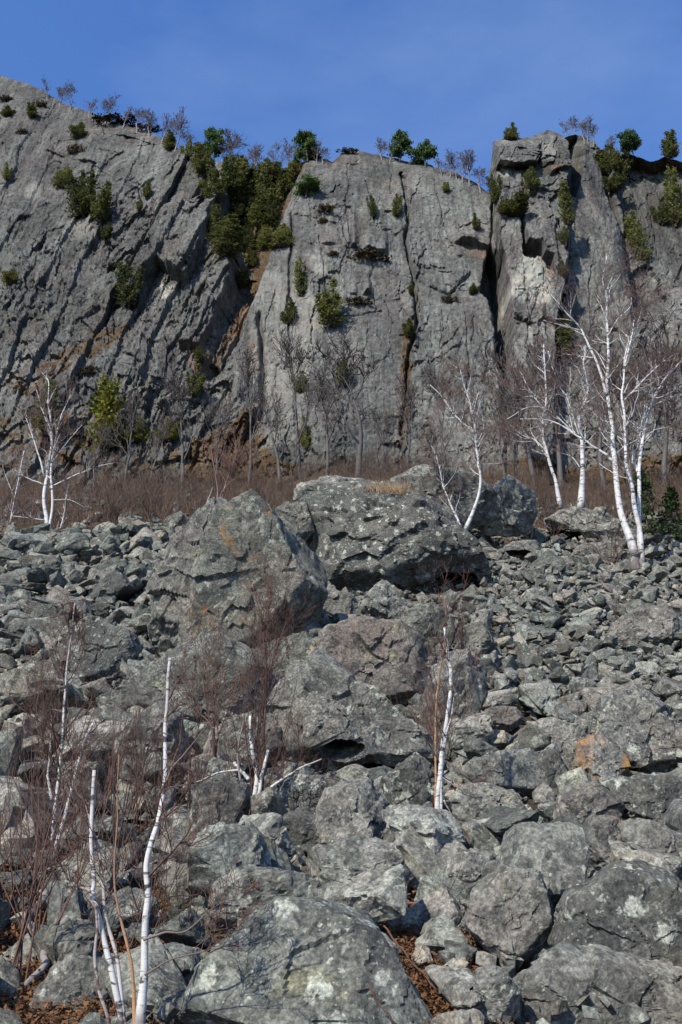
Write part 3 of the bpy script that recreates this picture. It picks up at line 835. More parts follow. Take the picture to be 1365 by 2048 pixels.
BOULDERS = []          # (object, polygon, centre, radius, landmark phrase)
def traced_boulder(poly, label, land, mat=None, thick=.75, front=7, p=22, seed=1, sub=5, lift=0.0, top=.35, Yc=None, name='boulder', rk=1.0, tone=.5, face=None, grow_=1.10, hollows=()):
    """a solid boulder whose outline follows the photograph, at its own depth on the slope"""
    rng = np.random.default_rng(seed + 1000)
    P = np.asarray(poly, float)
    x0, y0 = P.min(0); x1, y1 = P.max(0)
    cx, cy = (x0 + x1) / 2, (y0 + y1) / 2
    if Yc is None:
        Yg = ground_hit(cx, min(y1 - .08 * (y1 - y0), 2040))
        Yc = Yg + .30 * thick * min(x1 - x0, y1 - y0) / FPX * Yg + lift
    c = at(cx, cy, Yc)
    dep = (c - CAM) @ FWD
    sc = dep / FPX
    hw, hh = (x1 - x0) / 2 * sc, (y1 - y0) / 2 * sc
    ht = thick * min(hw, hh) * 1.15
    # convex outline -> planes seen edge-on
    q = (P - [cx, cy]) * [1, -1] * sc / [hw, hh]
    q = q[np.lexsort((q[:, 1], q[:, 0]))]
    def half(pts):
        o = []
        for a in pts:
            while len(o) > 1 and np.cross(o[-1] - o[-2], a - o[-2]) <= 0: o.pop()
            o.append(a)
        return o
    hull = half(q)[:-1] + half(q[::-1])[:-1]
    N = []; Ds = []
    for i in range(len(hull)):
        a, b = hull[i], hull[(i + 1) % len(hull)]
        n = np.array([b[1] - a[1], a[0] - b[0]]); n /= np.linalg.norm(n) + 1e-9
        dd = max(n @ a, .12)
        tl = rng.uniform(-.30, .30)
        nn = np.array([n[0], n[1], tl]); ln = np.linalg.norm(nn)
        N.append(nn / ln); Ds.append(dd / ln)
    fc = face or (rng.uniform(-.4, .35), rng.uniform(.05, .75))
    N.append(nrm([fc[0], fc[1], 1.0])); Ds.append(rng.uniform(.50, .66))      # one broad broken face
    for i in range(front):                       # facets turned to the viewer (local z)
        ph = (i + rng.uniform(0, 1)) * 2 * math.pi / front
        tl = rng.uniform(.55, 1.5)
        n = nrm([math.cos(ph) * tl, math.sin(ph) * tl + top * .3, 1.0])
        N.append(n); Ds.append(rng.uniform(.70, .98))
    for i in range(4):
        ph = i * math.pi / 2 + rng.uniform(0, 1)
        N.append(nrm([math.cos(ph) * .7, math.sin(ph) * .7, -1])); Ds.append(rng.uniform(.8, 1))
    D, F = ico(sub)
    U = D * polyhedron(D, np.array(N), np.array(Ds), max(p, 16) * 3.0)[:, None] * grow_
    loc = U * [hw, hh, ht]
    Vw = loc[:, :1] * RIGHT + loc[:, 1:2] * UPV + loc[:, 2:3] * (-FWD)
    size = (hw * hh * ht) ** (1 / 3)
    nw = D[:, :1] * RIGHT + D[:, 1:2] * UPV + D[:, 2:3] * (-FWD)
    Vw = roughen(Vw, nw, max(size, .45 * max(hw, hh)), seed * .77, rk)
    for hx, hy, ha, hb, hd in hollows:           # black cavities broken into the stone
        pu, pv, dp = project(Vw + c)
        frontf = (Vw @ -FWD) > -.1 * ht
        e_ = ((pu - hx) / ha) ** 2 + ((pv - hy) / hb) ** 2 + .35 * fbm(pu / 14, pv / 14, pu * 0, 2, 7)
        Vw = Vw + (FWD * .95 + UPV * .15) * (hd * np.where(frontf, 1 - sstep(.75, 1.1, e_), 0))[:, None]
    me = mesh_np(name, Vw, F, mat or M_ROCK, True, None, sharp=R(20))
    o = link(name, me, None, c)
    tag(o, label, 'boulder'); o['stone_tone'] = tone
    BOULDERS.append((o, np.array(poly, float), c, max(hw, hh), land, ht))
    return o

TB = traced_boulder
TB([(580, 1030), (620, 1000), (720, 983), (830, 998), (900, 1050), (962, 1150), (960, 1172), (880, 1198), (790, 1205), (700, 1190), (650, 1130), (600, 1080)], 'huge dark dome-shaped boulder blotched with white lichen at the centre', 'the dark dome boulder', M_ROCK_DARK, .85, 6, 16, 3, 6, hollows=[(915, 1172, 48, 26, 1.1)])
TB([(300, 1330), (308, 1190), (350, 1080), (420, 1012), (470, 1030), (470, 1120), (440, 1200), (400, 1270), (345, 1335)], 'left half of the split pale boulder, ending in a tan undercut nose', 'the tan-nosed boulder', M_ROCK, .9, 6, 18, 5, 6, tone=.5)
TB([(370, 1335), (410, 1260), (440, 1130), (445, 1030), (500, 998), (560, 1050), (640, 1180), (605, 1240), (590, 1310), (560, 1350), (470, 1355)], 'tall pinkish leaning slab boulder with a sharp ridge, beside the dark dome', 'the pinkish leaning slab', M_ROCK_WARM, .7, 4, 22, 6, 6, lift=.5, tone=.4, face=(.1, .5), rk=.9)
TB([(540, 1045), (570, 1008), (612, 1006), (628, 1060), (596, 1100), (560, 1080)], 'grey block jammed between the leaning slab and the dark dome', 'the jammed block', M_ROCK, .9, 6, 22, 54, 5, Yc=21.5, tone=.35)
TB([(596, 1000), (605, 972), (670, 957), (735, 965), (745, 990), (700, 1010)], 'pale flat-topped boulder peeping over the dark dome', 'the pale boulder over the dome', M_ROCK_PALE, .8, 5, 14, 8, 5, Yc=24.5)
TB([(790, 965), (845, 938), (930, 945), (985, 985), (985, 1045), (900, 1050), (800, 1010)], 'long smooth grey boulder behind the dome, next to the twin-stemmed birch', 'the smooth boulder behind the dome', M_ROCK, .8, 5, 16, 9, 5, Yc=27)
TB([(955, 1040), (985, 985), (1020, 960), (1060, 985), (1068, 1030), (1050, 1065), (975, 1070)], 'angular pale boulder with a peaked top behind the twin-stemmed birch', 'the peaked boulder', M_ROCK_PALE, .8, 6, 20, 10, 5, Yc=27.5)
TB([(1098, 1040), (1150, 1016), (1212, 1022), (1245, 1062), (1215, 1092), (1150, 1085), (1105, 1065)], 'boulder with a black cavity beneath it beside the big white birch clump', 'the boulder beside the big birch clump', M_ROCK_PALE, .9, 7, 20, 11, 6, lift=.8, hollows=[(1130, 1076, 42, 14, .8)])
TB([(1140, 1118), (1165, 1092), (1235, 1086), (1252, 1118), (1210, 1130)], 'yellowish low boulder at the foot of the big white birch clump', 'the yellowish low boulder', M_ROCK_LICHEN, .8, 5, 14, 12, 5)
TB([(1000, 1105), (1030, 1085), (1070, 1085), (1085, 1105), (1040, 1125)], 'overhanging flat rock with a black hollow, right of the dark dome', 'the overhanging flat rock', M_ROCK, .9, 5, 20, 14, 6, hollows=[(1040, 1112, 36, 12, .6)])
TB([(638, 1205), (660, 1178), (700, 1190), (718, 1215), (705, 1240), (655, 1242)], 'small banded boulder with rounded top just under the dark dome', 'the small banded boulder', M_ROCK, .9, 6, 14, 15, 5)
TB([(712, 1245), (730, 1200), (766, 1164), (800, 1190), (822, 1245), (780, 1262)], 'pointed pyramid-shaped boulder in front of the dark dome', 'the pointed boulder', M_ROCK_PALE, .8, 6, 18, 16, 5)
TB([(596, 1250), (615, 1215), (640, 1215), (660, 1250), (640, 1275), (600, 1270)], 'chunky grey rock beside the orange leaf gap under the dome', 'the chunky rock by the leaf gap', M_ROCK, .9, 6, 18, 17, 5)
TB([(625, 1310), (660, 1262), (720, 1245), (790, 1250), (845, 1290), (870, 1350), (880, 1410), (810, 1425), (740, 1400), (680, 1350), (640, 1345)], 'wide rounded boulder with a brownish hollowed face in mid slope', 'the brown-faced boulder', M_ROCK_BROWN, .85, 6, 14, 19, 6)
TB([(545, 1500), (560, 1420), (590, 1360), (640, 1330), (700, 1350), (745, 1430), (830, 1460), (865, 1530), (800, 1565), (720, 1550), (640, 1545)], 'big pale slab boulder with dark undercut hollows below the brown-faced one', 'the undercut slab boulder', M_ROCK_LICHEN, .8, 7, 18, 21, 6, hollows=[(690, 1502, 42, 20, .5), (745, 1552, 60, 22, .6)])
TB([(225, 1400), (330, 1315), (430, 1282), (520, 1335), (565, 1400), (505, 1448), (440, 1470), (320, 1450)], 'broad flat triangular slab behind the fan-shaped sapling', 'the triangular slab', M_ROCK, .6, 4, 24, 22, 6, face=(-.1, .35), rk=.8, tone=.45)
TB([(490, 1345), (530, 1295), (600, 1268), (642, 1300), (645, 1350), (605, 1395), (560, 1405)], 'dark wedge boulder filling the gap between the triangular slab and brown-faced boulder', 'the gap-filling wedge boulder', M_ROCK, .8, 6, 22, 53, 5, tone=.4)
TB([(100, 1330), (150, 1262), (200, 1245), (255, 1268), (272, 1300), (240, 1370), (215, 1392), (160, 1375)], 'rounded dark boulder with a black hollow beneath, among the small rocks', 'the hollow-bottomed boulder', M_ROCK_DARK, .9, 6, 18, 23, 6, lift=.25, tone=.65, hollows=[(195, 1385, 48, 18, .5)])
TB([(850, 1440), (870, 1350), (930, 1310), (972, 1325), (965, 1400), (930, 1480), (905, 1520), (865, 1530)], 'steep dark slab boulder just behind the white snag', 'the slab behind the white snag', M_ROCK, .8, 5, 24, 24, 5)
TB([(330, 2100), (380, 2000), (470, 1880), (560, 1832), (650, 1835), (745, 1870), (770, 1960), (850, 2060), (850, 2110), (600, 2120)], 'great lichen-speckled slab filling the bottom of the frame', 'the great bottom slab', M_ROCK_LICHEN, .9, 3, 30, 25, 6, Yc=5.2, top=1.2, rk=.45, face=(-.15, 1.1), tone=.3)
TB([(425, 1865), (440, 1765), (520, 1742), (625, 1758), (640, 1840), (560, 1850), (500, 1862)], 'flat-faced grey slab just above the great bottom slab', 'the flat-faced slab', M_ROCK, .7, 5, 26, 26, 5)
TB([(632, 1850), (640, 1792), (690, 1775), (735, 1790), (742, 1870), (690, 1880)], 'squarish speckled slab right of the flat-faced slab under the fallen stick', 'the squarish speckled slab', M_ROCK, .7, 5, 26, 27, 5)
TB([(640, 1700), (670, 1690), (790, 1700), (820, 1760), (800, 1800), (690, 1790), (640, 1770)], 'low whitish-lichened slab above the fallen white stick', 'the low lichened slab', M_ROCK_LICHEN, .7, 5, 20, 28, 5)
TB([(625, 1650), (660, 1590), (735, 1573), (772, 1625), (768, 1705), (738, 1722), (690, 1690), (645, 1680)], 'sharp-edged faceted grey block with a bright flat face at centre', 'the faceted block', M_ROCK, .9, 6, 36, 29, 5)
TB([(570, 1640), (600, 1625), (680, 1665), (700, 1700), (660, 1715), (600, 1690)], 'thin layered rock wedged left of the faceted block', 'the layered rock', M_ROCK_DARK, .7, 6, 22, 30, 5)
TB([(540, 1605), (600, 1553), (660, 1560), (692, 1575), (640, 1622), (590, 1630)], 'tilted slab crossed by branch shadows below the undercut boulder', 'the shadow-crossed slab', M_ROCK_LICHEN, .7, 5, 24, 31, 5)
TB([(770, 1560), (830, 1520), (868, 1545), (875, 1620), (840, 1665), (785, 1645)], 'smooth dark oval boulder left of the white snag', 'the smooth oval boulder', M_ROCK_DARK, .85, 5, 12, 32, 5)
TB([(1120, 1890), (1150, 1800), (1230, 1752), (1310, 1765), (1380, 1800), (1440, 1860), (1440, 1960), (1340, 1990), (1200, 1965)], 'huge smooth rounded brownish-grey boulder at the lower corner', 'the huge rounded boulder', M_ROCK_DARK, .8, 5, 9, 33, 6, rk=.5, face=(.1, .5))
TB([(935, 1850), (955, 1790), (1010, 1748), (1075, 1752), (1100, 1820), (1095, 1900), (1030, 1945), (985, 1910)], 'rounded boulder with pale round lichen spots left of the huge rounded one', 'the lichen-spotted boulder', M_ROCK, .9, 6, 12, 34, 6, rk=.7)
TB([(1030, 2070), (1050, 1960), (1120, 1905), (1220, 1930), (1370, 1985), (1400, 2110), (1100, 2120)], 'broad speckled boulder along the bottom under the huge rounded boulder', 'the broad bottom boulder', M_ROCK, .7, 5, 12, 35, 6, Yc=5.3, rk=.6)
TB([(1142, 1765), (1150, 1705), (1190, 1635), (1240, 1645), (1270, 1700), (1280, 1755), (1200, 1765)], 'pale boulder with an orange lichen patch above the huge rounded boulder', 'the orange-patched boulder', M_ROCK_WARM, .8, 6, 20, 36, 5)
TB([(1240, 1650), (1300, 1650), (1380, 1690), (1400, 1770), (1330, 1775), (1280, 1745)], 'flat wedge boulder with dark gap below at the frame edge', 'the wedge boulder', M_ROCK, .8, 5, 20, 37, 5)
TB([(1235, 1595), (1262, 1562), (1340, 1558), (1385, 1590), (1390, 1670), (1320, 1660), (1250, 1630)], 'cracked knobbly boulder below the yellow-lichened boulder', 'the knobbly boulder', M_ROCK_DARK, .85, 7, 18, 38, 5)
TB([(1155, 1550), (1170, 1492), (1205, 1478), (1245, 1505), (1258, 1572), (1200, 1585)], 'rust-orange stained blocky rock', 'the rust-orange rock', M_ROCK_RUST, .9, 7, 26, 39, 5)
TB([(1190, 1490), (1215, 1410), (1280, 1395), (1350, 1440), (1385, 1500), (1370, 1570), (1270, 1575), (1225, 1550)], 'large boulder with patches of yellow-green lichen above the rust-orange rock', 'the yellow-lichened boulder', M_ROCK_LICHEN, .9, 6, 14, 40, 6)
TB([(938, 1545), (965, 1520), (1060, 1505), (1090, 1530), (1080, 1590), (1000, 1600), (950, 1590)], 'wide pinkish-grey slab right of the white snag', 'the wide pinkish slab', M_ROCK_WARM, .8, 5, 22, 41, 5)
TB([(1066, 1515), (1112, 1503), (1145, 1560), (1105, 1595), (1080, 1575)], 'upright dark block with a straight shadowed edge', 'the upright dark block', M_ROCK_DARK, .9, 5, 34, 42, 5)
TB([(1060, 1465), (1100, 1440), (1170, 1455), (1175, 1490), (1130, 1522), (1090, 1500)], 'greenish wedge rock with black shadow on its lower side', 'the greenish wedge rock', M_ROCK_PALE, .8, 6, 26, 43, 5)
TB([(970, 1440), (985, 1418), (1030, 1418), (1048, 1445), (1010, 1462), (980, 1458)], 'light tan rock among grey ones right of the snag', 'the light tan rock', M_ROCK_BROWN, .9, 6, 22, 44, 5)
TB([(1120, 1650), (1130, 1590), (1200, 1575), (1240, 1610), (1225, 1660), (1160, 1690)], 'angular light-grey block below the rust-orange rock', 'the block below the rust rock', M_ROCK, .9, 6, 26, 45, 5)
TB([(905, 1600), (940, 1570), (1030, 1590), (1060, 1640), (1010, 1660), (930, 1640)], 'long grey slab tilted down to the right beside the snag foot', 'the tilted slab by the snag foot', M_ROCK, .8, 6, 24, 46, 5)
TB([(885, 1750), (930, 1708), (978, 1712), (970, 1750), (925, 1785)], 'pale greenish wedge rock beside the dead-branch pile', 'the pale wedge rock', M_ROCK_PALE, .85, 5, 28, 47, 5)
TB([(945, 2010), (955, 1960), (1000, 1945), (1038, 1980), (1035, 2030), (985, 2045)], 'lumpy pale rock at the bottom beside the orange leaves', 'the lumpy bottom rock', M_ROCK_PALE, .9, 6, 18, 48, 5)
TB([(1225, 1275), (1270, 1225), (1330, 1215), (1365, 1250), (1360, 1300), (1290, 1300)], 'big wedge-shaped boulder with a black slit near the frame edge', 'the slit wedge boulder', M_ROCK, .9, 6, 22, 49, 5)
TB([(400, 1580), (430, 1560), (490, 1575), (485, 1650), (400, 1720), (370, 1700)], 'leaning plank-shaped stone below the snag cluster', 'the plank-shaped stone', M_ROCK, .6, 5, 26, 50, 5)
TB([(100, 1960), (150, 1930), (230, 1945), (260, 2040), (230, 2100), (60, 2110), (70, 2020)], 'low lichened boulder in the bottom corner beside the birch foot', 'the low corner boulder', M_ROCK_LICHEN, .7, 5, 14, 51, 5, Yc=5.4)
TB([(240, 1480), (300, 1420), (350, 1440), (370, 1530), (330, 1560), (255, 1540)], 'smooth sloping grey rock left of the leaning birch', 'the smooth sloping rock', M_ROCK, .8, 5, 18, 52, 5)

TB([(455, 1345), (480, 1322), (560, 1325), (590, 1352), (560, 1375), (490, 1372)], 'thin flat ledge rock under the pinkish leaning slab', 'the thin ledge rock', M_ROCK, .8, 5, 24, 55, 5, tone=.5)
TB([(590, 1330), (605, 1290), (650, 1285), (680, 1320), (660, 1365), (615, 1375)], 'squat block tucked against the left of the brown-faced boulder', 'the squat tucked block', M_ROCK, .8, 6, 24, 56, 5, tone=.45)
TB([(780, 1455), (800, 1420), (850, 1415), (880, 1450), (870, 1500), (810, 1500)], 'dark jagged block between the undercut slab and the white snag', 'the jagged block', M_ROCK_DARK, .8, 6, 26, 57, 5, tone=.6)
TB([(430, 1480), (470, 1440), (540, 1430), (560, 1480), (540, 1545), (470, 1550)], 'steep grey slab behind the broken birch stubs', 'the slab behind the stubs', M_ROCK, .7, 5, 24, 58, 5, tone=.5)
TB([(800, 1270), (820, 1225), (870, 1210), (905, 1245), (890, 1300), (840, 1305)], 'angular block below the hollow of the dark dome', 'the block below the dome hollow', M_ROCK, .85, 6, 26, 59, 5, tone=.55)
TB([(905, 1310), (920, 1260), (965, 1245), (985, 1285), (960, 1325)], 'upright angular block above the steep dark slab', 'the upright angular block', M_ROCK, .85, 6, 26, 60, 5, tone=.4)

# -------- the rest of the talus: thrown stones, largest first, each resting on the slope
rng = np.random.default_rng(20)
def size_at(X, Y):
    base = np.interp(Y, [4, 6, 9, 13, 18, 24, 32], [.42, .36, .29, .26, .25, .27, .30])
    return base * np.where((X > 1.5) & (Y > 14) & (Y < 24), .62, 1.0)
cellsz = 0.5; gridd = {}
STONES = []           # X, Y, r
def ok(X, Y, r, tight):
    gx0, gy0 = int(X // cellsz), int(Y // cellsz); k = int((r + .9) / cellsz) + 1
    for a in range(gx0 - k, gx0 + k + 1):
        for b in range(gy0 - k, gy0 + k + 1):
            for (x, y, q) in gridd.get((a, b), ()):
                if (x - X) ** 2 + (y - Y) ** 2 < ((q + r) * tight) ** 2: return False
    return True
LITTER = [[(850, 1650), (960, 1700), (940, 1800), (950, 1960), (960, 2048), (720, 2048), (735, 1850), (850, 1800)], [(-50, 1660), (250, 1650), (330, 1760), (330, 2048), (-50, 2048)]]
def cull(X, Y, r):
    """stones that would sit inside a traced boulder or hide it are not thrown; few lie where leaf litter shows"""
    z = ground_z(X, Y) + .3 * r
    pu, pv, dp = project(np.stack([X, Y, z], 1))
    keep = np.ones(len(X), bool)
    for o, poly, c, rad, land, ht in BOULDERS:
        lo, hi = poly.min(0), poly.max(0)
        m = np.where(keep & (dp < (c - CAM) @ FWD + ht * .8) & (pu > lo[0] - 90) & (pu < hi[0] + 90) & (pv > lo[1] - 90) & (pv < hi[1] + 90))[0]
        if not len(m): continue
        s_ = sdpoly(pu[m], pv[m], poly)
        keep[m[s_ > -.42 * r[m] / dp[m] * FPX]] = False
    lit = [sdpoly(pu, pv, LITTER[0]) > -.2 * r / dp * FPX, sdpoly(pu, pv, LITTER[1]) > 0]
    q = rng.random(len(X))
    keep &= ~((pu > 150) & (pu < 335) & (pv > 1840) & (dp < 6.6))        # open ground at the foot of the near birches
    keep &= ~(lit[0] & (q < .82)) & ~(lit[1] & (q < .85))
    return keep
LAYER = []
for phase, (nt_, lo_, hi_, tight) in enumerate([(900, 1.6, 2.9, .84), (3800, .85, 1.6, .74), (12000, .40, .85, .68), (17000, .17, .40, .64), (2600, .5, 1.1, .80), (420, .5, 1.6, 1.3)]):
    if phase >= 4: gridd.clear()                  # a second layer lying on the first
    Y = 4.7 + 27.4 * rng.random(nt_) ** (.5 if phase < 2 else .75)
    if phase == 5: Y = 29 + 22 * rng.random(nt_) ** 1.6
    X = rng.uniform(-.47, .47, nt_) * (Y + 1.5)
    r = size_at(X, Y) * rng.uniform(lo_, hi_, nt_)
    pu_ = 682 + FPX * X / (Y * 1.05)
    if phase < 2: r = np.where((pu_ > 900) & (Y > 14) & (Y < 26), r * .75, r)
    if phase < 2: r = np.where(Y < 7, r * .75, r)
    rim = 29.5 + 2.5 * np.sin(X * .7) + 1.5 * np.sin(X * 1.9 + 1)
    kp = ((Y < rim) | (phase == 5)) & cull(X, Y, r)
    for X_, Y_, r_ in zip(X[kp], Y[kp], r[kp]):
        if not ok(X_, Y_, r_, tight): continue
        gridd.setdefault((int(X_ // cellsz), int(Y_ // cellsz)), []).append((X_, Y_, r_))
        STONES.append((X_, Y_, r_)); LAYER.append(phase == 4)
LAYER = np.array(LAYER)
ST = np.array(STONES)
sz = ground_z(ST[:, 0], ST[:, 1])
SPOS = np.stack([ST[:, 0], ST[:, 1], sz + ST[:, 2] * rng.uniform(-.12, .32, len(ST)) + np.where(LAYER, .75 * ST[:, 2] + .05, 0)], 1)
su, sv, sdp = project(SPOS)
spx = ST[:, 2] * FPX / sdp
inview = (su > -10) & (su < 1375) & (sv < 2040) & (sv > 900)
order = np.argsort(-np.where(inview, spx, 0))
BIG = order[:255]
isbig = np.zeros(len(ST), bool); isbig[BIG] = True
print('stones', len(ST), 'smallest thing px', spx[order[254]])

def slope_rot(rng):
    e = Euler((R(28) + rng.normal(0, .28), rng.normal(0, .28), rng.uniform(0, 6.28)), 'XYZ')
    q = Matrix.Rotation(rng.uniform(0, 6.28), 3, 'Z')
    return np.array((Euler((R(26) + rng.normal(0, .5), rng.normal(0, .5), 0)).to_matrix() @ q))
variants = [stone(2, rng) for _ in range(26)]
vbig = [stone(3, rng) for _ in range(18)]
vmesh = [mesh_np('talus_rock', V_, F_, M_ROCK, True, None, sharp=R(20)) for V_, F_ in variants]
vbmesh = [mesh_np('talus_rock', V_, F_, M_ROCK, True, None, sharp=R(20)) for V_, F_ in vbig]
v3 = [stone(1, rng) for _ in range(28)]
v2 = [stone(0, rng) for _ in range(24)]
print('tris', [np.mean([len(f) for _, f in vv]) for vv in (vbig, variants, v3, v2)])

ROCKS = []
for i in BIG:
    r = ST[i, 2]
    near = spx[i] > 45
    pool = vbmesh if near else vmesh
    me = pool[rng.integers(len(pool))]
    o = link('talus_rock', me)
    s3 = np.array([rng.uniform(1.0, 1.45), rng.uniform(.8, 1.1), rng.uniform(.5, .9)]) * r
    m = Matrix(slope_rot(rng).tolist()) @ Matrix.Diagonal(Vector(s3))
    o.matrix_world = Matrix.Translation(Vector(SPOS[i])) @ m.to_4x4()
    o['stone_tone'] = float(rng.random())
    ROCKS.append((o, su[i], sv[i], spx[i]))

AV = []; AF = []; AT = []; base = 0
small = np.where(~isbig)[0]
for i in small:
    r = ST[i, 2]
    V_, F_ = (variants if spx[i] > 21 else v3 if spx[i] > 8 else v2)[rng.integers(20)]
    s3 = np.array([rng.uniform(.95, 1.6), rng.uniform(.75, 1.2), rng.uniform(.42, .95)]) * r * 1.06
    W = (V_ * s3) @ slope_rot(rng).T + SPOS[i]
    AV.append(W); AF.append(F_ + base); AT.append(np.full(len(W), rng.random())); base += len(W)
# gravelly chips fill the gaps
n_ = 6000
Y = 4.5 + 26.5 * rng.random(n_) ** .8; X = rng.uniform(-.45, .45, n_) * (Y + 1); GZ_ = ground_z(X, Y)
pu, pv, dp = project(np.stack([X, Y, GZ_], 1))
keep = ~((sdpoly(pu, pv, LITTER[0]) > 0) | (sdpoly(pu, pv, LITTER[1]) > 0)) | (rng.random(n_) < .4)
for X_, Y_, z_ in zip(X[keep], Y[keep], GZ_[keep]):
    r = rng.uniform(.03, .10) * np.interp(Y_, [4, 12, 30], [.8, 1.0, 1.5])
    V_, F_ = v2[rng.integers(20)]
    W = (V_ * (np.array([rng.uniform(1, 1.5), 1, rng.uniform(.5, .9)]) * r)) @ slope_rot(rng).T + np.array([X_, Y_, z_ + .02])
    AV.append(W); AF.append(F_ + base); AT.append(np.full(len(W), rng.random())); base += len(W)
rub = link('rubble', mesh_np('rubble', np.vstack(AV), np.vstack(AF), M_ROCK, True, {'tone': np.concatenate(AT)}, sharp=R(20)))
tag(rub, 'loose angular grey rubble and small stones covering the talus slope', 'rubble', None, 'stuff')
print('rubble tris', sum(len(f) for f in AF))
# ------------------------------------------------------------------ traced birches and snags
def join(parts):
    V = []; Q = []; T = []; A = []; b = 0
    for v_, q_, t_, a_ in parts:
        V.append(v_); Q.append(q_ + b); T.append(t_ + b); A.append(a_); b += len(v_)
    return np.vstack(V), [np.vstack(Q), np.vstack(T)], np.concatenate(A)

def seg_object(name, S, mat, parent, origin, kind='stuff', side_big=5, cut=.012, rmin=0):
    S = np.asarray(S, float).reshape(-1, 8)
    if rmin: S[:, 6:] = np.maximum(S[:, 6:], rmin)
    big = S[:, 6] > cut
    Vs, Fs, As = [], [], []; b = 0
    for sel, sd in ((big, side_big), (~big, 3)):
        if not sel.any(): continue
        v_, f_, a_ = segs_np(S[sel], sd)
        Vs.append(v_); Fs.append(f_ + b); As.append(a_); b += len(v_)
    me = mesh_np(name, np.vstack(Vs) - origin, np.vstack(Fs), mat, True, {'thin': np.concatenate(As)})
    o = link(name, me, parent)
    if kind: o['kind'] = kind
    return o

def traced_tree(name, label, cat, stems, mat, Y=None, seed=0, twig=1.0, tw_len=.8, lvl=2, twig_mat=None, group=None, upbias=.10, tspan=(.3, 1.0), bend=.12, kids=1.0, thin=.68, r1=.022):
    """stems: (part name, [(px, py) ...], width at foot px, width at tip px); first stem first point is the foot"""
    rng = np.random.default_rng(seed + 500)
    fx, fy = stems[0][1][0]
    if Y is None: Y = ground_hit(fx, min(fy, 2040))
    foot = at(fx, fy, Y)
    foot[2] = min(foot[2], float(ground_z(foot[0], foot[1])) + .05) if fy < 2040 else float(ground_z(foot[0], foot[1]))
    root = thing(name, label, cat, foot, group)
    sc = ((at(fx, fy, Y) - CAM) @ FWD) / FPX
    S = []
    placed = {}
    for si, st in enumerate(stems):
        pn, pts, w0, w1 = st[:4]
        w0 *= thin; w1 *= max(thin, .8)
        # depth drifts along every stem, so the crown has real depth; a branch starts at the depth of its parent
        Ys = Y
        for q_, y_ in placed.items():
            if (q_[0] - pts[0][0]) ** 2 + (q_[1] - pts[0][1]) ** 2 < 22 ** 2: Ys = y_
        drift = rng.uniform(-1, 1) * bend
        L = 0; W = []
        for i, p_ in enumerate(pts):
            if i: L += math.hypot(p_[0] - pts[i - 1][0], p_[1] - pts[i - 1][1]) * sc
            yy = Ys + drift * L
            placed[p_] = yy
            W.append(at(p_[0], p_[1], yy))
        n = max(6, int(len(pts) * 5))
        path = smooth_path(W, n)
        tt = np.linspace(0, 1, n)
        wob = np.stack([fbm(tt * 7, tt * 0 + si, tt * 0 + seed, 2, 61), fbm(tt * 7, tt * 0 + si, tt * 0 + seed, 2, 62), 0 * tt], 1) * .5 * w0 * sc
        path = path + wob * np.minimum(1, tt * 6)[:, None]
        if si == 0 or pn == 'trunk':
            path[0] = path[0] - (path[1] - path[0]) * .5
        rad = (w0 + (w1 - w0) * tt ** .8) * .5 * sc
        rad = rad * (1 + .10 * fbm(tt * 14, tt * 0 + si, tt * 0, 2, 63)) * (1 + .35 * np.exp(-tt * 14) * (si == 0))
        v_, q_, t_, a_ = tube(path, rad, 10)
        m_ = st[4] if len(st) > 4 else mat
        po = link(pn, mesh_np(pn, v_ - foot, [q_, t_], m_, True, {'thin': a_}), root if pn == 'trunk' else first)
        if si == 0: first = po
        nb = rng.poisson(max(1, 9 * twig * min(L, 5) / 2.0))
        for _ in range(nb):
            t0 = rng.uniform(*tspan) if pn == 'trunk' else rng.uniform(.25, 1)
            i = min(n - 2, int(t0 * (n - 1)))
            dr = nrm(path[i + 1] - path[i])
            th = R(rng.uniform(25, 65)); ph = rng.uniform(0, 6.283)
            a = nrm(np.cross(dr, [.2, .9, .3])); b = np.cross(dr, a)
            e = dr * math.cos(th) + (a * math.cos(ph) + b * math.sin(ph)) * math.sin(th)
            grow(S, path[i], e, tw_len * rng.uniform(.4, 1.1) * (1.2 - .6 * t0), min(rad[i] * .6, r1 * rng.uniform(.5, 1.1)), lvl, rng, .24, upbias, kids=kids)
    if S: seg_object('twigs', S, twig_mat or mat, root, foot, rmin=.0045 if Y > 20 else .0016)
    return root

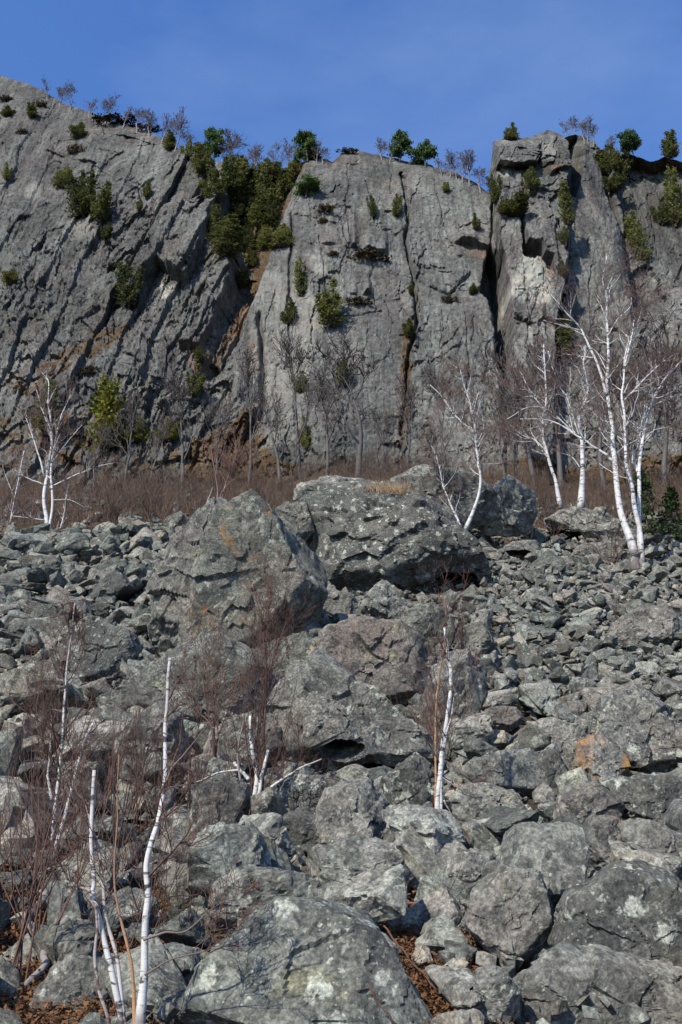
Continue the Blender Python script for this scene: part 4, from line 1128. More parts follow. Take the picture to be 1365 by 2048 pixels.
def zo(o, pts): return [(o[0] + x * .5128, o[1] + y * .5128) for x, y in pts]
import functools
TT = functools.partial(traced_tree, kids=1.2)
TT('birch_tree', 'largest white birch clump, several thick stems rising right of the slope', 'birch', [
    ('trunk', [(1272, 1140), (1262, 1077), (1239, 995), (1226, 908), (1224, 856), (1214, 795), (1213, 744), (1214, 677), (1211, 615), (1206, 569), (1214, 510)], 24, 2.5),
    ('trunk', [(1286, 1135), (1280, 1075), (1267, 990), (1255, 933), (1250, 856), (1244, 795), (1247, 744), (1262, 682), (1268, 640)], 17, 2.5),
    ('trunk', [(1283, 1130), (1278, 1041), (1275, 949), (1285, 887), (1301, 815), (1321, 774), (1342, 744), (1368, 722), (1390, 700)], 16, 3),
    ('branch', [(1226, 923), (1209, 908), (1178, 887), (1152, 872), (1116, 846), (1085, 838), (1040, 838)], 10, 2.2),
    ('branch', [(1150, 870), (1120, 838), (1090, 818), (1055, 815), (1015, 838)], 5, 1.8),
    ('branch', [(1214, 790), (1198, 733), (1178, 692), (1162, 656), (1129, 620), (1093, 578)], 11, 2),
    ('branch', [(1160, 660), (1130, 652), (1088, 641)], 4, 1.5),
    ('branch', [(1250, 800), (1270, 778), (1311, 736), (1352, 708)], 6, 2),
    ('branch', [(1216, 672), (1234, 641), (1260, 615), (1262, 590)], 5, 1.5),
    ('branch', [(1275, 945), (1268, 915), (1270, 888)], 9, 7),
    ('branch', [(1301, 815), (1330, 800), (1375, 782)], 5, 1.5),
    ('branch', [(1213, 740), (1190, 700), (1150, 690)], 4, 1.2),
    ('branch', [(1247, 744), (1255, 690), (1275, 650), (1285, 610)], 5, 1.4),
    ('branch', [(1209, 600), (1222, 560), (1238, 540)], 3.5, 1.2),
    ('branch', [(1288, 880), (1310, 860), (1335, 855), (1350, 845)], 4, 1.2)], M_BIRCH, seed=1, twig=1.3, tw_len=1.5, bend=.16)
TT('birch_tree', 'slim white birch leaning left, standing left of the thick grey-white one', 'birch', [
    ('trunk', [(1121, 1012), (1111, 959), (1098, 908), (1088, 856), (1091, 805), (1088, 733), (1086, 690)], 12, 3),
    ('branch', [(1098, 910), (1070, 880), (1045, 870), (1020, 850)], 5, 1.5),
    ('branch', [(1091, 805), (1060, 780), (1040, 740)], 4, 1.2)], M_BIRCH, Y=31, seed=2, twig=1.3, tw_len=1.5)
TT('birch_tree', 'thick pale grey birch trunk behind the boulder beside the largest birch clump', 'birch', [
    ('trunk', [(1162, 1014), (1165, 949), (1165, 887), (1160, 841), (1173, 790), (1168, 728), (1172, 690)], 18, 3),
    ('branch', [(1160, 872), (1137, 805), (1116, 764), (1098, 703)], 7, 2),
    ('branch', [(1165, 940), (1145, 915), (1120, 905)], 4, 1.3)], M_BIRCH, Y=31.5, seed=3, twig=1.3, tw_len=1.4)
TT('birch_tree', 'twin-stemmed crooked birch standing behind the right shoulder of the dark dome', 'birch', [
    ('trunk', [(932, 1058), (952, 1005), (960, 949), (952, 887), (947, 831), (932, 774), (921, 733)], 11, 2.5),
    ('trunk', [(921, 1055), (915, 1035), (891, 985), (878, 928), (855, 877)], 8, 1.8),
    ('branch', [(948, 867), (927, 846), (906, 826), (886, 795), (860, 769)], 6, 1.5),
    ('branch', [(956, 925), (970, 905), (980, 890)], 5, 1.5),
    ('branch', [(960, 930), (985, 928), (1003, 926)], 3, 1.2),
    ('branch', [(945, 830), (955, 795), (960, 770)], 4, 1.3)], M_BIRCH, Y=26, seed=4, twig=1.2, tw_len=1.2, bend=.1)
TT('birch_tree', 'lone bright white many-branched birch at the far left of the talus rim', 'birch', [
    ('trunk', [(91, 1098), (92, 1046), (88, 990), (97, 938), (105, 897), (103, 856), (97, 815), (99, 769), (85, 745)], 15, 2),
    ('trunk', [(95, 1090), (104, 1000), (104, 940), (118, 856), (133, 810), (141, 790)], 9, 1.8),
    ('branch', [(100, 975), (154, 949), (195, 933), (231, 925)], 5, 1.4),
    ('branch', [(87, 969), (51, 954), (26, 938)], 4.5, 1.3),
    ('branch', [(90, 954), (72, 892), (56, 846), (52, 830)], 6, 1.5),
    ('branch', [(99, 930), (135, 885), (165, 850)], 4, 1.2),
    ('branch', [(103, 860), (85, 820), (74, 780)], 4, 1.2),
    ('branch', [(97, 1092), (123, 1051), (136, 969)], 6, 1.8),
    ('branch', [(90, 1040), (50, 1035), (10, 1030)], 3.5, 1.2),
    ('branch', [(104, 1000), (140, 1000), (170, 1015)], 3, 1.0)], M_BIRCH, Y=29.5, seed=5, twig=1.0, tw_len=1.0)
TT('birch_tree', 'thin leaning white birch at the very left edge', 'birch', [
    ('trunk', [(18, 1075), (24, 1030), (38, 959), (49, 902)], 5.5, 2), ('branch', [(30, 1000), (15, 960), (5, 930)], 2.5, 1)], M_BIRCH, Y=30.5, seed=6, twig=.6, tw_len=.9)
TT('young_birch', 'small reddish multi-stemmed young birch above the split pale boulder', 'young birch', [
    ('trunk', [(432, 1010), (436, 980), (428, 930), (422, 890)], 5, 1.5), ('trunk', [(440, 1010), (452, 970), (465, 930), (475, 900)], 5, 1.5), ('trunk', [(438, 1010), (444, 985), (460, 965), (483, 950)], 4, 1.3)],
   M_BIRCH_RED, Y=22, seed=7, twig=1.2, tw_len=.9)
TT('birch_sapling', 'tiny white birch sapling rooted on top of the split pale boulder', 'birch', [
    ('trunk', [(394, 1078), (400, 1045), (412, 1010), (425, 975)], 4, 1.5), ('branch', [(400, 1045), (394, 1025), (390, 1010)], 2, 1)], M_BIRCH, Y=17.6, seed=8, twig=.5, tw_len=.4, r1=.008)

NB = M_BIRCH_NEAR
TT = functools.partial(traced_tree, thin=.88, r1=.007)
TT('birch_tree', 'near birch clump at bottom left with a straight white broken trunk', 'birch', [
    ('trunk', [(278, 2075), (282, 2002), (285, 1914), (287, 1840), (295, 1776), (302, 1709), (311, 1650), (313, 1640), (326, 1553), (328, 1460), (333, 1409), (346, 1317)], 21, 8),
    ('trunk', [(246, 2075), (240, 2046), (226, 1943), (208, 1879), (194, 1811), (188, 1785), (187, 1756), (180, 1679), (187, 1540)], 16, 9),
    ('trunk', [(254, 2075), (250, 2043), (238, 1937), (217, 1849), (208, 1767), (190, 1660), (172, 1600)], 12, 6),
    ('trunk', [(275, 2075), (273, 2043), (264, 1943), (246, 1855), (232, 1779), (235, 1650), (238, 1510)], 11, 3, M_STEM_ORANGE),
    ('trunk', [(222, 2075), (217, 2043), (194, 1943), (192, 1840), (186, 1800)], 10, 6),
    ('branch', [(190, 1788), (172, 1778), (160, 1775)], 8, 5),
    ('branch', [(287, 1880), (330, 1865), (372, 1862), (430, 1815), (510, 1770)], 7, 1.5, M_DEADWOOD),
    ('branch', [(318, 1590), (350, 1530), (400, 1470), (440, 1420)], 6, 1.8, M_DEADWOOD),
    ('branch', [(290, 1950), (340, 1920), (400, 1905), (440, 1895)], 5, 1.3, M_DEADWOOD)], NB, Y=4.7, seed=11, twig=1.2, tw_len=.42, tspan=(.35, .95), bend=.06, twig_mat=M_TWIG)
TT('birch_snag', 'thin crooked broken birch leaning in the left thicket with flaking bark', 'birch', [
    ('trunk', [(100, 1720), (105, 1704), (113, 1627), (123, 1525), (128, 1460), (133, 1368), (141, 1281), (152, 1206)], 11, 3.5),
    ('trunk', [(108, 1715), (118, 1679), (138, 1592), (159, 1515), (186, 1446)], 10, 6),
    ('branch', [(103, 1600), (97, 1540), (105, 1430)], 7, 4),
    ('branch', [(125, 1560), (145, 1545), (155, 1520)], 5, 4)], NB, seed=12, twig=2.0, tw_len=.6, bend=.08, twig_mat=M_TWIG)
TT('birch_snag', 'white broken birch snag with a red inner stem at centre right', 'birch', [
    ('trunk', [(877, 1655), (879, 1600), (883, 1512), (891, 1440), (902, 1358), (901, 1317), (894, 1255)], 15, 6),
    ('trunk', [(872, 1655), (873, 1563), (874, 1409), (883, 1337), (891, 1265), (890, 1190)], 6, 2, M_STEM_ORANGE),
    ('trunk', [(882, 1655), (885, 1563), (893, 1481), (909, 1394)], 9, 3.5),
    ('branch', [(885, 1555), (915, 1575), (950, 1590)], 4, 1.5), ('branch', [(888, 1600), (905, 1630), (935, 1660)], 4, 1.2)], NB, seed=13, twig=1.6, tw_len=.8, lvl=2, kids=.8, bend=.06, twig_mat=M_TWIG, upbias=.2)
TT('birch_snag', 'cluster of short broken birch stubs with lichen beside dark saplings', 'birch', [
    ('trunk', [(503, 1650), (508, 1600), (512, 1540), (503, 1490), (506, 1432)], 14, 9),
    ('trunk', [(485, 1650), (482, 1580), (476, 1510), (490, 1440)], 8, 4, M_DEADWOOD),
    ('trunk', [(508, 1650), (518, 1595), (528, 1540), (536, 1500)], 11, 7),
    ('branch', [(530, 1585), (570, 1555), (605, 1535), (645, 1518)], 8, 3), ('branch', [(470, 1590), (400, 1595), (340, 1572)], 5, 2, M_DEADWOOD),
    ('branch', [(480, 1540), (440, 1545), (400, 1562), (335, 1577)], 6, 2.5), ('branch', [(498, 1560), (480, 1540), (470, 1525)], 9, 7)], NB, seed=14, twig=1.5, tw_len=.5, bend=.05, twig_mat=M_TWIG)
TT('sapling', 'tall straight dark reddish sapling rising behind the broken birch stubs', 'sapling', [
    ('trunk', [(518, 1630), (524, 1500), (528, 1380), (534, 1260), (545, 1160)], 8, 2), ('trunk', [(524, 1630), (530, 1480), (532, 1350), (520, 1230), (505, 1170)], 7, 1.8), ('trunk', [(512, 1630), (520, 1450), (545, 1330), (575, 1240)], 6, 1.6)],
   M_TWIG, seed=15, twig=2.2, tw_len=.65, lvl=2, kids=.8, bend=.06, upbias=.2, tspan=(.35, 1))
TT('sapling', 'fan-shaped reddish sapling spreading in front of the triangular slab', 'sapling', [
    ('trunk', [(432, 1610), (428, 1500), (422, 1450), (380, 1410), (350, 1370)], 8, 2), ('trunk', [(430, 1600), (426, 1480), (412, 1400), (400, 1320), (370, 1250)], 5, 1.0), ('trunk', [(434, 1610), (430, 1490), (432, 1380), (450, 1260)], 5, 1.0),
    ('trunk', [(436, 1610), (436, 1480), (470, 1400), (490, 1330)], 4, 1.0), ('trunk', [(430, 1610), (440, 1500), (420, 1380), (395, 1240)], 4, 1.0)],
   M_TWIG, seed=16, twig=2.0, tw_len=.6, lvl=2, kids=.8, bend=.07, upbias=.2, tspan=(.4, 1))

# ------------------------------------------------------------------ bare trees and brush under the cliff
def bare_tree_mesh(seed, spread=35, levels=3, straight=.10):
    rng = np.random.default_rng(seed); S = []
    p = np.zeros(3); d = np.array([0, 0, 1.]); n = 9; H = .72
    for i in range(n):
        d = nrm(d + rng.normal(0, straight, 3) + np.array([0, 0, .25])); q = p + d * H / n
        r0, r1 = .016 * (1 - .75 * i / n), .016 * (1 - .75 * (i + 1) / n)
        S.append((*p, *q, r0, r1))
        if i >= 2:
            for _ in range(rng.poisson(1.6)):
                th = R(rng.uniform(spread * .6, spread * 1.5)); ph = rng.uniform(0, 6.283)
                e = np.array([math.cos(ph) * math.sin(th), math.sin(ph) * math.sin(th), math.cos(th)])
                grow(S, q, e, rng.uniform(.22, .42) * (1.25 - .6 * i / n), r1 * .6, levels - 1, rng, .2, .12, kids=1.0, tip=.25)
        p = q
    for _ in range(3): grow(S, p, d + rng.normal(0, .3, 3), rng.uniform(.2, .3), .004, levels - 1, rng, .2, .1, kids=1.0, tip=.25)
    S = np.array(S); trunk = S[S[:, 6] > .0055]; twigs = S[S[:, 6] <= .0055]
    return trunk, twigs

BT = [bare_tree_mesh(100 + i, sp, 3) for i, sp in enumerate((28, 34, 40, 30, 48))]
def bare_meshes(h, mat, fine, fat=1.0):
    out = []
    for trunk, twigs in BT:
        tk = trunk.copy(); tw = twigs.copy(); tw[:, 6:] = np.maximum(tw[:, 6:] * 1.2, fine); tk[:, 6:] *= fat
        (va, fa, ra), (vb, fb, rb) = segs_np(tk, 6), segs_np(tw, 3)
        out.append((mesh_np('trunk', va, fa, mat, True, {'thin': ra * h}), mesh_np('branches', vb, fb, mat, True, {'thin': rb * h})))
    return out
BM_GREY = bare_meshes(8, M_GREYBARK, .0024, 1.2)
M_RIDGE = bark_material('ridge_tree_bark', white=(.20, .18, .17), brown=(.105, .085, .082), lo=.01, hi=.06, marks=.3)
BM_RIDGE = bare_meshes(4, M_RIDGE, .0032, 1.2)

def bare_tree(px, py, hpx, var, label, meshes, group, foot=None, wide=1.0, Y=None, rz=None):
    if foot is None:
        Y = Y or min(ground_hit(px, py), 58 + (px * 7 % 6))
        foot = at(px, py, Y); foot[2] = float(ground_z(foot[0], foot[1])) - .05
        hpx = hpx + max(0, float(project(foot)[1]) - py) * .9
    sc = ((foot - CAM) @ FWD) / FPX
    h = hpx * sc / .98
    t = thing('bare_tree', label, 'bare tree', foot, group)
    t.scale = (h * wide, h * wide, h); t.rotation_euler = (0, 0, rz if rz is not None else (px * 1.7) % 6.28)
    a, b = meshes[var]
    link('trunk', a, t); link('branches', b, t)['kind'] = 'stuff'
    return t

GT = 'bare grey trees at the foot of the cliff'
for i, (px, py, h, var, wd, lb) in enumerate([
        (255, 940, 190, 0, .8, 'slender grey tree with a bend beside the yellow-green cedar'), (365, 985, 260, 3, .9, 'pale bare tree left of the red young birch'),
        (300, 950, 160, 1, .8, 'short thin bare tree right of the yellow-green cedar'), (430, 965, 220, 1, .8, 'bare grey tree just behind the red young birch'),
        (500, 935, 270, 0, .7, 'tall narrow bare tree at the foot of the gully'), (598, 942, 300, 3, .8, 'tall dark bushy bare tree against the lower main face'),
        (716, 955, 290, 4, 1.3, 'wide spreading dark bare tree above the pale boulder over the dome'), (815, 935, 190, 2, .8, 'bare tree under the long vertical crack'),
        (770, 930, 150, 1, .9, 'small bare tree right of the wide spreading dark one'), (655, 930, 210, 0, .9, 'bare tree between the tall bushy and the wide spreading ones'),
        (1030, 965, 260, 2, .9, 'brown twiggy tree below the dark chimney'), (1066, 945, 320, 1, .9, 'tall brown twiggy tree below the pillar'),
        (1010, 950, 200, 4, .9, 'low twiggy tree just right of the twin-stemmed birch'), (1325, 960, 330, 2, 1.0, 'bare tree behind the largest birch clump at the frame edge'),
        (1120, 930, 300, 0, 1.0, 'brown bare tree behind the slim leaning birch'), (1205, 940, 280, 4, 1.0, 'bare tree behind the main stem of the largest birch clump'),
        (560, 930, 190, 1, .9, 'thin bare tree left of the tall dark bushy one'), (190, 960, 140, 4, .9, 'scrubby bare tree below the yellow-green cedar'), (890, 930, 210, 3, .9, 'bare tree left of the twin-stemmed birch'),
        (1262, 930, 250, 3, 1.0, 'bare tree seen between the stems of the largest birch clump')]):
    bare_tree(px, py, h, var, lb, BM_GREY, GT, wide=wd)

GR = 'bare trees along the cliff top'
for i, (px, py, h, var, lb) in enumerate([
        (95, 192, 34, 1, 'leftmost low bare tree on the sloping skyline'), (140, 215, 42, 4, 'second bare tree from the left on the sloping skyline'), (210, 240, 46, 2, 'bare tree halfway down the sloping skyline'),
        (275, 258, 50, 4, 'bare tree near the lower end of the sloping skyline'), (322, 282, 52, 1, 'bare tree left of the white skyline stub'), (350, 295, 60, 2, 'bushy bare tree where the sloping skyline ends'),
        (375, 308, 50, 4, 'bare tree left of the bright green ridge pine'), (462, 332, 66, 2, 'bare tree right of the bright green ridge pine'), (500, 345, 60, 1, 'pinkish bare tree above the gully'),
        (520, 348, 50, 4, 'bare tree over the middle of the gully'), (575, 340, 45, 2, 'bare tree left of the pine over the main face'), (648, 322, 36, 4, 'bare tree right of the pine over the main face'),
        (765, 315, 40, 2, 'bare tree left of the twin ridge pines'), (885, 345, 34, 4, 'bare tree right of the twin ridge pines'), (915, 352, 40, 1, 'bare tree between the twin ridge pines and the notch'),
        (940, 365, 58, 2, 'taller reddish bare tree in the notch left of the pillar'), (962, 378, 50, 4, 'bare tree tucked against the pillar top'), (1140, 274, 32, 1, 'bare tree just right of the pillar top'), (1165, 274, 40, 4, 'bare tree on the wall right of the pillar'),
        (1188, 285, 36, 2, 'bare tree left of the cedars on the far wall'), (118, 205, 36, 2, 'bare tree between the two leftmost ones on the sloping skyline'), (175, 228, 40, 1, 'bare tree upslope of the heath line on the sloping skyline'),
        (245, 250, 44, 1, 'bare tree at the lower end of the heath line'), (300, 268, 46, 2, 'bare tree over the heath fringe where the skyline dips'), (400, 320, 50, 1, 'bare tree just left of the bright green ridge pine'), (445, 330, 56, 4, 'bare tree half hidden behind the bright green ridge pine'),
        (550, 345, 46, 1, 'bare tree over the right side of the gully'), (598, 330, 42, 4, 'bare tree at the left corner of the main face top'), (635, 322, 36, 1, 'bare tree close beside the skyline pine over the main face'), (780, 318, 40, 1, 'bare tree close left of the twin ridge pines'),
        (900, 350, 40, 2, 'bare tree at the start of the dip towards the pillar'), (928, 360, 46, 4, 'bare tree beside the reddish one in the notch'), (1150, 272, 36, 2, 'bare tree behind the dark slot'), (1178, 280, 40, 1, 'bare tree on the rounded top right of the slot'), (1220, 300, 30, 4, 'bare tree between the cedars on the far wall')]):
    f = cliff_at(px, py + 5); f[1] += .05; f[2] -= .15
    bare_tree(px, py, h * 1.45, var, lb, BM_RIDGE, GR, foot=f, wide=1.25)

# brush: thin reddish stems over the upper slope
rng = np.random.default_rng(77)
n_ = 17000
Y = 30 + 40 * rng.random(n_) ** 1.1; X = rng.uniform(-.46, .46, n_) * (Y + 2)
rim = 29.6 + 2.5 * np.sin(X * .7) + 1.5 * np.sin(X * 1.9 + 1)
dens = fbm(X * .25, Y * .18, X * 0, 3, 81)
clump = cell2(X * .55, Y * .4, 84)[0]
kp = (Y > rim) & (dens + .5 * (clump - .5) > -.02 + .35 * (rng.random(n_) - .5)); X, Y = X[kp], Y[kp]
z = ground_z(X, Y) - .12
B0 = np.stack([X, Y, z], 1)
n_ = len(B0)
hgt = rng.uniform(.35, 1.7, n_) * (.45 + 1.5 * cell2(X * .55, Y * .4, 84)[1] ** 1.5) * (1 + .5 * fbm(X * .3, Y * .3, X * 0, 2, 83)) * np.interp(Y, [30, 40, 55, 70], [.85, .8, .55, .45])
lean = rng.normal(0, .30, (n_, 3)); lean[:, 2] = 1
T1 = B0 + lean * (hgt * .55)[:, None]
T2 = T1 + (lean + rng.normal(0, .25, (n_, 3))) * (hgt * .45)[:, None]
segs = [np.hstack([B0, T1, np.full((n_, 1), .011), np.full((n_, 1), .008)]), np.hstack([T1, T2, np.full((n_, 1), .008), np.full((n_, 1), .004)])]
for k in range(4):
    f = rng.uniform(.25, .95, (n_, 1)); s0 = B0 + (T1 - B0) * f if k < 2 else T1 + (T2 - T1) * f
    dv = rng.normal(0, .45, (n_, 3)); dv[:, 2] = rng.uniform(.5, 1.1, n_)
    segs.append(np.hstack([s0, s0 + dv * (hgt * .38)[:, None], np.full((n_, 1), .006), np.full((n_, 1), .003)]))
# taller many-stemmed bushes here and there
nc_ = 300
cy_ = 31 + 36 * rng.random(nc_); cx_ = rng.uniform(-.44, .44, nc_) * cy_
cx_ = np.repeat(cx_, 14); cy_ = np.repeat(cy_, 14); ch = np.repeat(rng.uniform(.7, 1.9, nc_), 14) * rng.uniform(.6, 1.05, nc_ * 14)
n2 = len(cx_); b2 = np.stack([cx_ + rng.normal(0, .12, n2), cy_ + rng.normal(0, .12, n2), ground_z(cx_, cy_) - .1], 1)
l2 = rng.normal(0, .24, (n2, 3)); l2[:, 2] = 1
m2 = b2 + l2 * (ch * .5)[:, None]; e2 = m2 + (l2 + rng.normal(0, .18, (n2, 3))) * (ch * .5)[:, None]
one = np.ones((n2, 1))
segs += [np.hstack([b2, m2, .016 * one, .012 * one]), np.hstack([m2, e2, .012 * one, .005 * one])]
for k in range(3):
    f = rng.uniform(.1, .9, (n2, 1)); s0 = m2 + (e2 - m2) * f
    dv = rng.normal(0, .5, (n2, 3)); dv[:, 2] = rng.uniform(.4, 1.0, n2)
    segs.append(np.hstack([s0, s0 + dv * (ch * .3)[:, None], .008 * one, .004 * one]))
bv, bf_, _ = segs_np(np.vstack(segs), 3)
bo = link('brush', mesh_np('brush', bv, bf_, M_BRUSH, True))
tag(bo, 'dense leafless reddish-brown brush covering the slope between rocks and cliff', 'brush', None, 'stuff')
print('brush tris', len(bf_) * 2)

# ------------------------------------------------------------------ evergreens
def sprays(C, size, rng, up=.5, flat=1.0, k=1):
    """leaf sprays: bent two-triangle blades round the points C"""
    n = len(C)
    d = rng.normal(size=(n, 3)); d[:, 2] = np.abs(d[:, 2]) * up + rng.uniform(-.2, .5, n); d /= np.linalg.norm(d, axis=1)[:, None]
    a = np.cross(d, rng.normal(size=(n, 3))); a /= np.linalg.norm(a, axis=1)[:, None] + 1e-9
    nn = np.cross(d, a)
    s_ = (size * rng.uniform(.5, 1.35, n))[:, None]
    p0 = C - d * s_ * .3; p1 = C + a * s_ * .34 + nn * s_ * .12; p2 = C + d * s_ * .8; p3 = C - a * s_ * .34 + nn * s_ * .12
    V = np.stack([p0, p1, p2, p3], 1).reshape(-1, 3)
    i = np.arange(n)[:, None] * 4
    F = np.vstack([i + [0, 1, 2], i + [0, 2, 3]])
    return V, F

def evergreen(kind, seed):
    rng = np.random.default_rng(seed + 900)
    C = []; S = [(0, 0, 0, 0, 0, .5, .018, .012), (0, 0, .5, rng.normal(0, .02), rng.normal(0, .02), .96, .012, .003)]
    if kind in ('cedar', 'spruce'):
        if kind == 'cedar':
            spires = [(0, 0, 1.0, .20)] + [(rng.uniform(-.24, .24), rng.uniform(-.24, .24), rng.uniform(.5, .92), rng.uniform(.11, .19)) for _ in range(rng.integers(4, 7))]
        else: spires = [(0, 0, 1.0, .33)]
        for sx_, sy_, H_, R_ in spires:
            S.append((sx_ * .25, sy_ * .25, .05, sx_, sy_, H_ * .9, .009, .003))
            for b in range(int((150 if kind == 'spruce' else 46 * H_ + 16))):
                t = rng.uniform(.05, 1) ** .9
                prof = R_ * (1 - t) ** (.75 if kind == 'spruce' else .62) * (1.0 if t > .15 else .6 + t * 2.5) + .012
                ph = rng.uniform(0, 6.283); rr_ = prof * rng.uniform(.45, 1.2)
                tip = np.array([sx_ * (.4 + .6 * t) + math.cos(ph) * rr_, sy_ * (.4 + .6 * t) + math.sin(ph) * rr_, H_ * (t * .96 + (.05 if kind == 'cedar' else -.04) * (1 - t))])
                root = np.array([sx_ * (.3 + .7 * t), sy_ * (.3 + .7 * t), H_ * max(.03, t - .10 if kind == 'cedar' else t)])
                S.append((*root, *tip, .004 * (1.2 - t), .0012))
                m = rng.integers(7, 14)
                f = rng.uniform(.35, 1.1, (m, 1))
                C.append(root + (tip - root) * f + rng.normal(0, .018, (m, 3)))
        size = .044 if kind == 'cedar' else .045
    elif kind == 'pine':
        for b in range(26):
            t = rng.uniform(.25, 1); ph = rng.uniform(0, 6.283); rr_ = (.42 - .26 * t) * rng.uniform(.6, 1.15)
            tip = np.array([math.cos(ph) * rr_, math.sin(ph) * rr_, t + rng.uniform(-.02, .05)]); root = np.array([0, 0, t * .88])
            S.append((*root, *tip, .008, .003))
            for k_ in range(4):
                c = root + (tip - root) * rng.uniform(.45, 1.05) + rng.normal(0, .03, 3)
                C.append(c + rng.normal(0, .040, (34, 3)) * [1, 1, .8])
        size = .062
    else:  # low mat
        S = [(0, 0, -.02, 0, 0, .1, .02, .01)]
        for b in range(40):
            ph = rng.uniform(0, 6.283); rr_ = .95 * math.sqrt(rng.random())
            c = np.array([math.cos(ph) * rr_, math.sin(ph) * rr_ * .5, rng.uniform(.0, .55) * (1 - rr_ * .6)])
            S.append((0, 0, 0, *c, .01, .004)); C.append(c + rng.normal(0, .09, (26, 3)) * [1, .8, .7])
        size = .13
    C = np.vstack(C)
    V, F = sprays(C, size, rng, .6 if kind != 'pine' else 1.2)
    sv, sf, sa = segs_np(np.array(S), 5)
    return V, F, sv, sf, sa

EV = {}
for kind, mats, nvar in (('cedar', M_CEDAR, 4), ('pine', M_PINE, 3), ('spruce', M_SPRUCE, 2), ('mat', M_JUNIPER, 3), ('cedar_y', M_CEDAR_Y, 1)):
    L_ = []
    for k in range(nvar):
        V, F, sv, sf, sa = evergreen(kind.replace('_y', ''), k * 7 + len(kind) + (3 if kind == 'cedar_y' else 0))
        L_.append((mesh_np('crown', V, F, mats, False), mesh_np('trunk', sv, sf, M_GREYBARK, True, {'thin': sa * 4})))
    EV[kind] = L_

NAMES = {'cedar': ('cedar_tree', 'cedar'), 'cedar_y': ('cedar_tree', 'cedar'), 'pine': ('pine_tree', 'pine'), 'spruce': ('spruce_tree', 'spruce'), 'mat': ('heath_clump', 'heath clump')}
CG = {'cedar': 'cedars on the cliff', 'cedar_y': 'cedars on the cliff', 'pine': 'pines along the cliff top', 'spruce': 'small dark spruces among the rocks', 'mat': 'dark heath clumps on cliff ledges'}
_ek = 0
def ever(kind, px, py, hpx, wpx, label, foot=None):
    """py is the foot of the plant in the photograph"""
    global _ek
    _ek += 1
    if foot is None:
        foot = cliff_at(px, py); foot[1] -= .15
    sc = ((foot - CAM) @ FWD) / FPX
    h = hpx * sc * 1.2; w_ = wpx * sc * (1.22 if kind.startswith('cedar') else 1.2)
    vs = EV[kind]; a, b = vs[_ek % len(vs)]
    nm, ct = NAMES[kind]
    t = thing(nm, label, ct, foot, CG[kind])
    sx = w_ / (.62 if kind in ('cedar', 'cedar_y', 'spruce') else .75 if kind == 'pine' else 1.9)
    t.scale = (sx, sx * .9, h * (1.0 if kind != 'mat' else 1.7)); t.rotation_euler = (R(6 if kind != 'mat' else 0), 0, (_ek * 2.4) % 6.28 if kind != 'mat' else 0)
    link('crown', a, t); link('trunk', b, t)
    return t

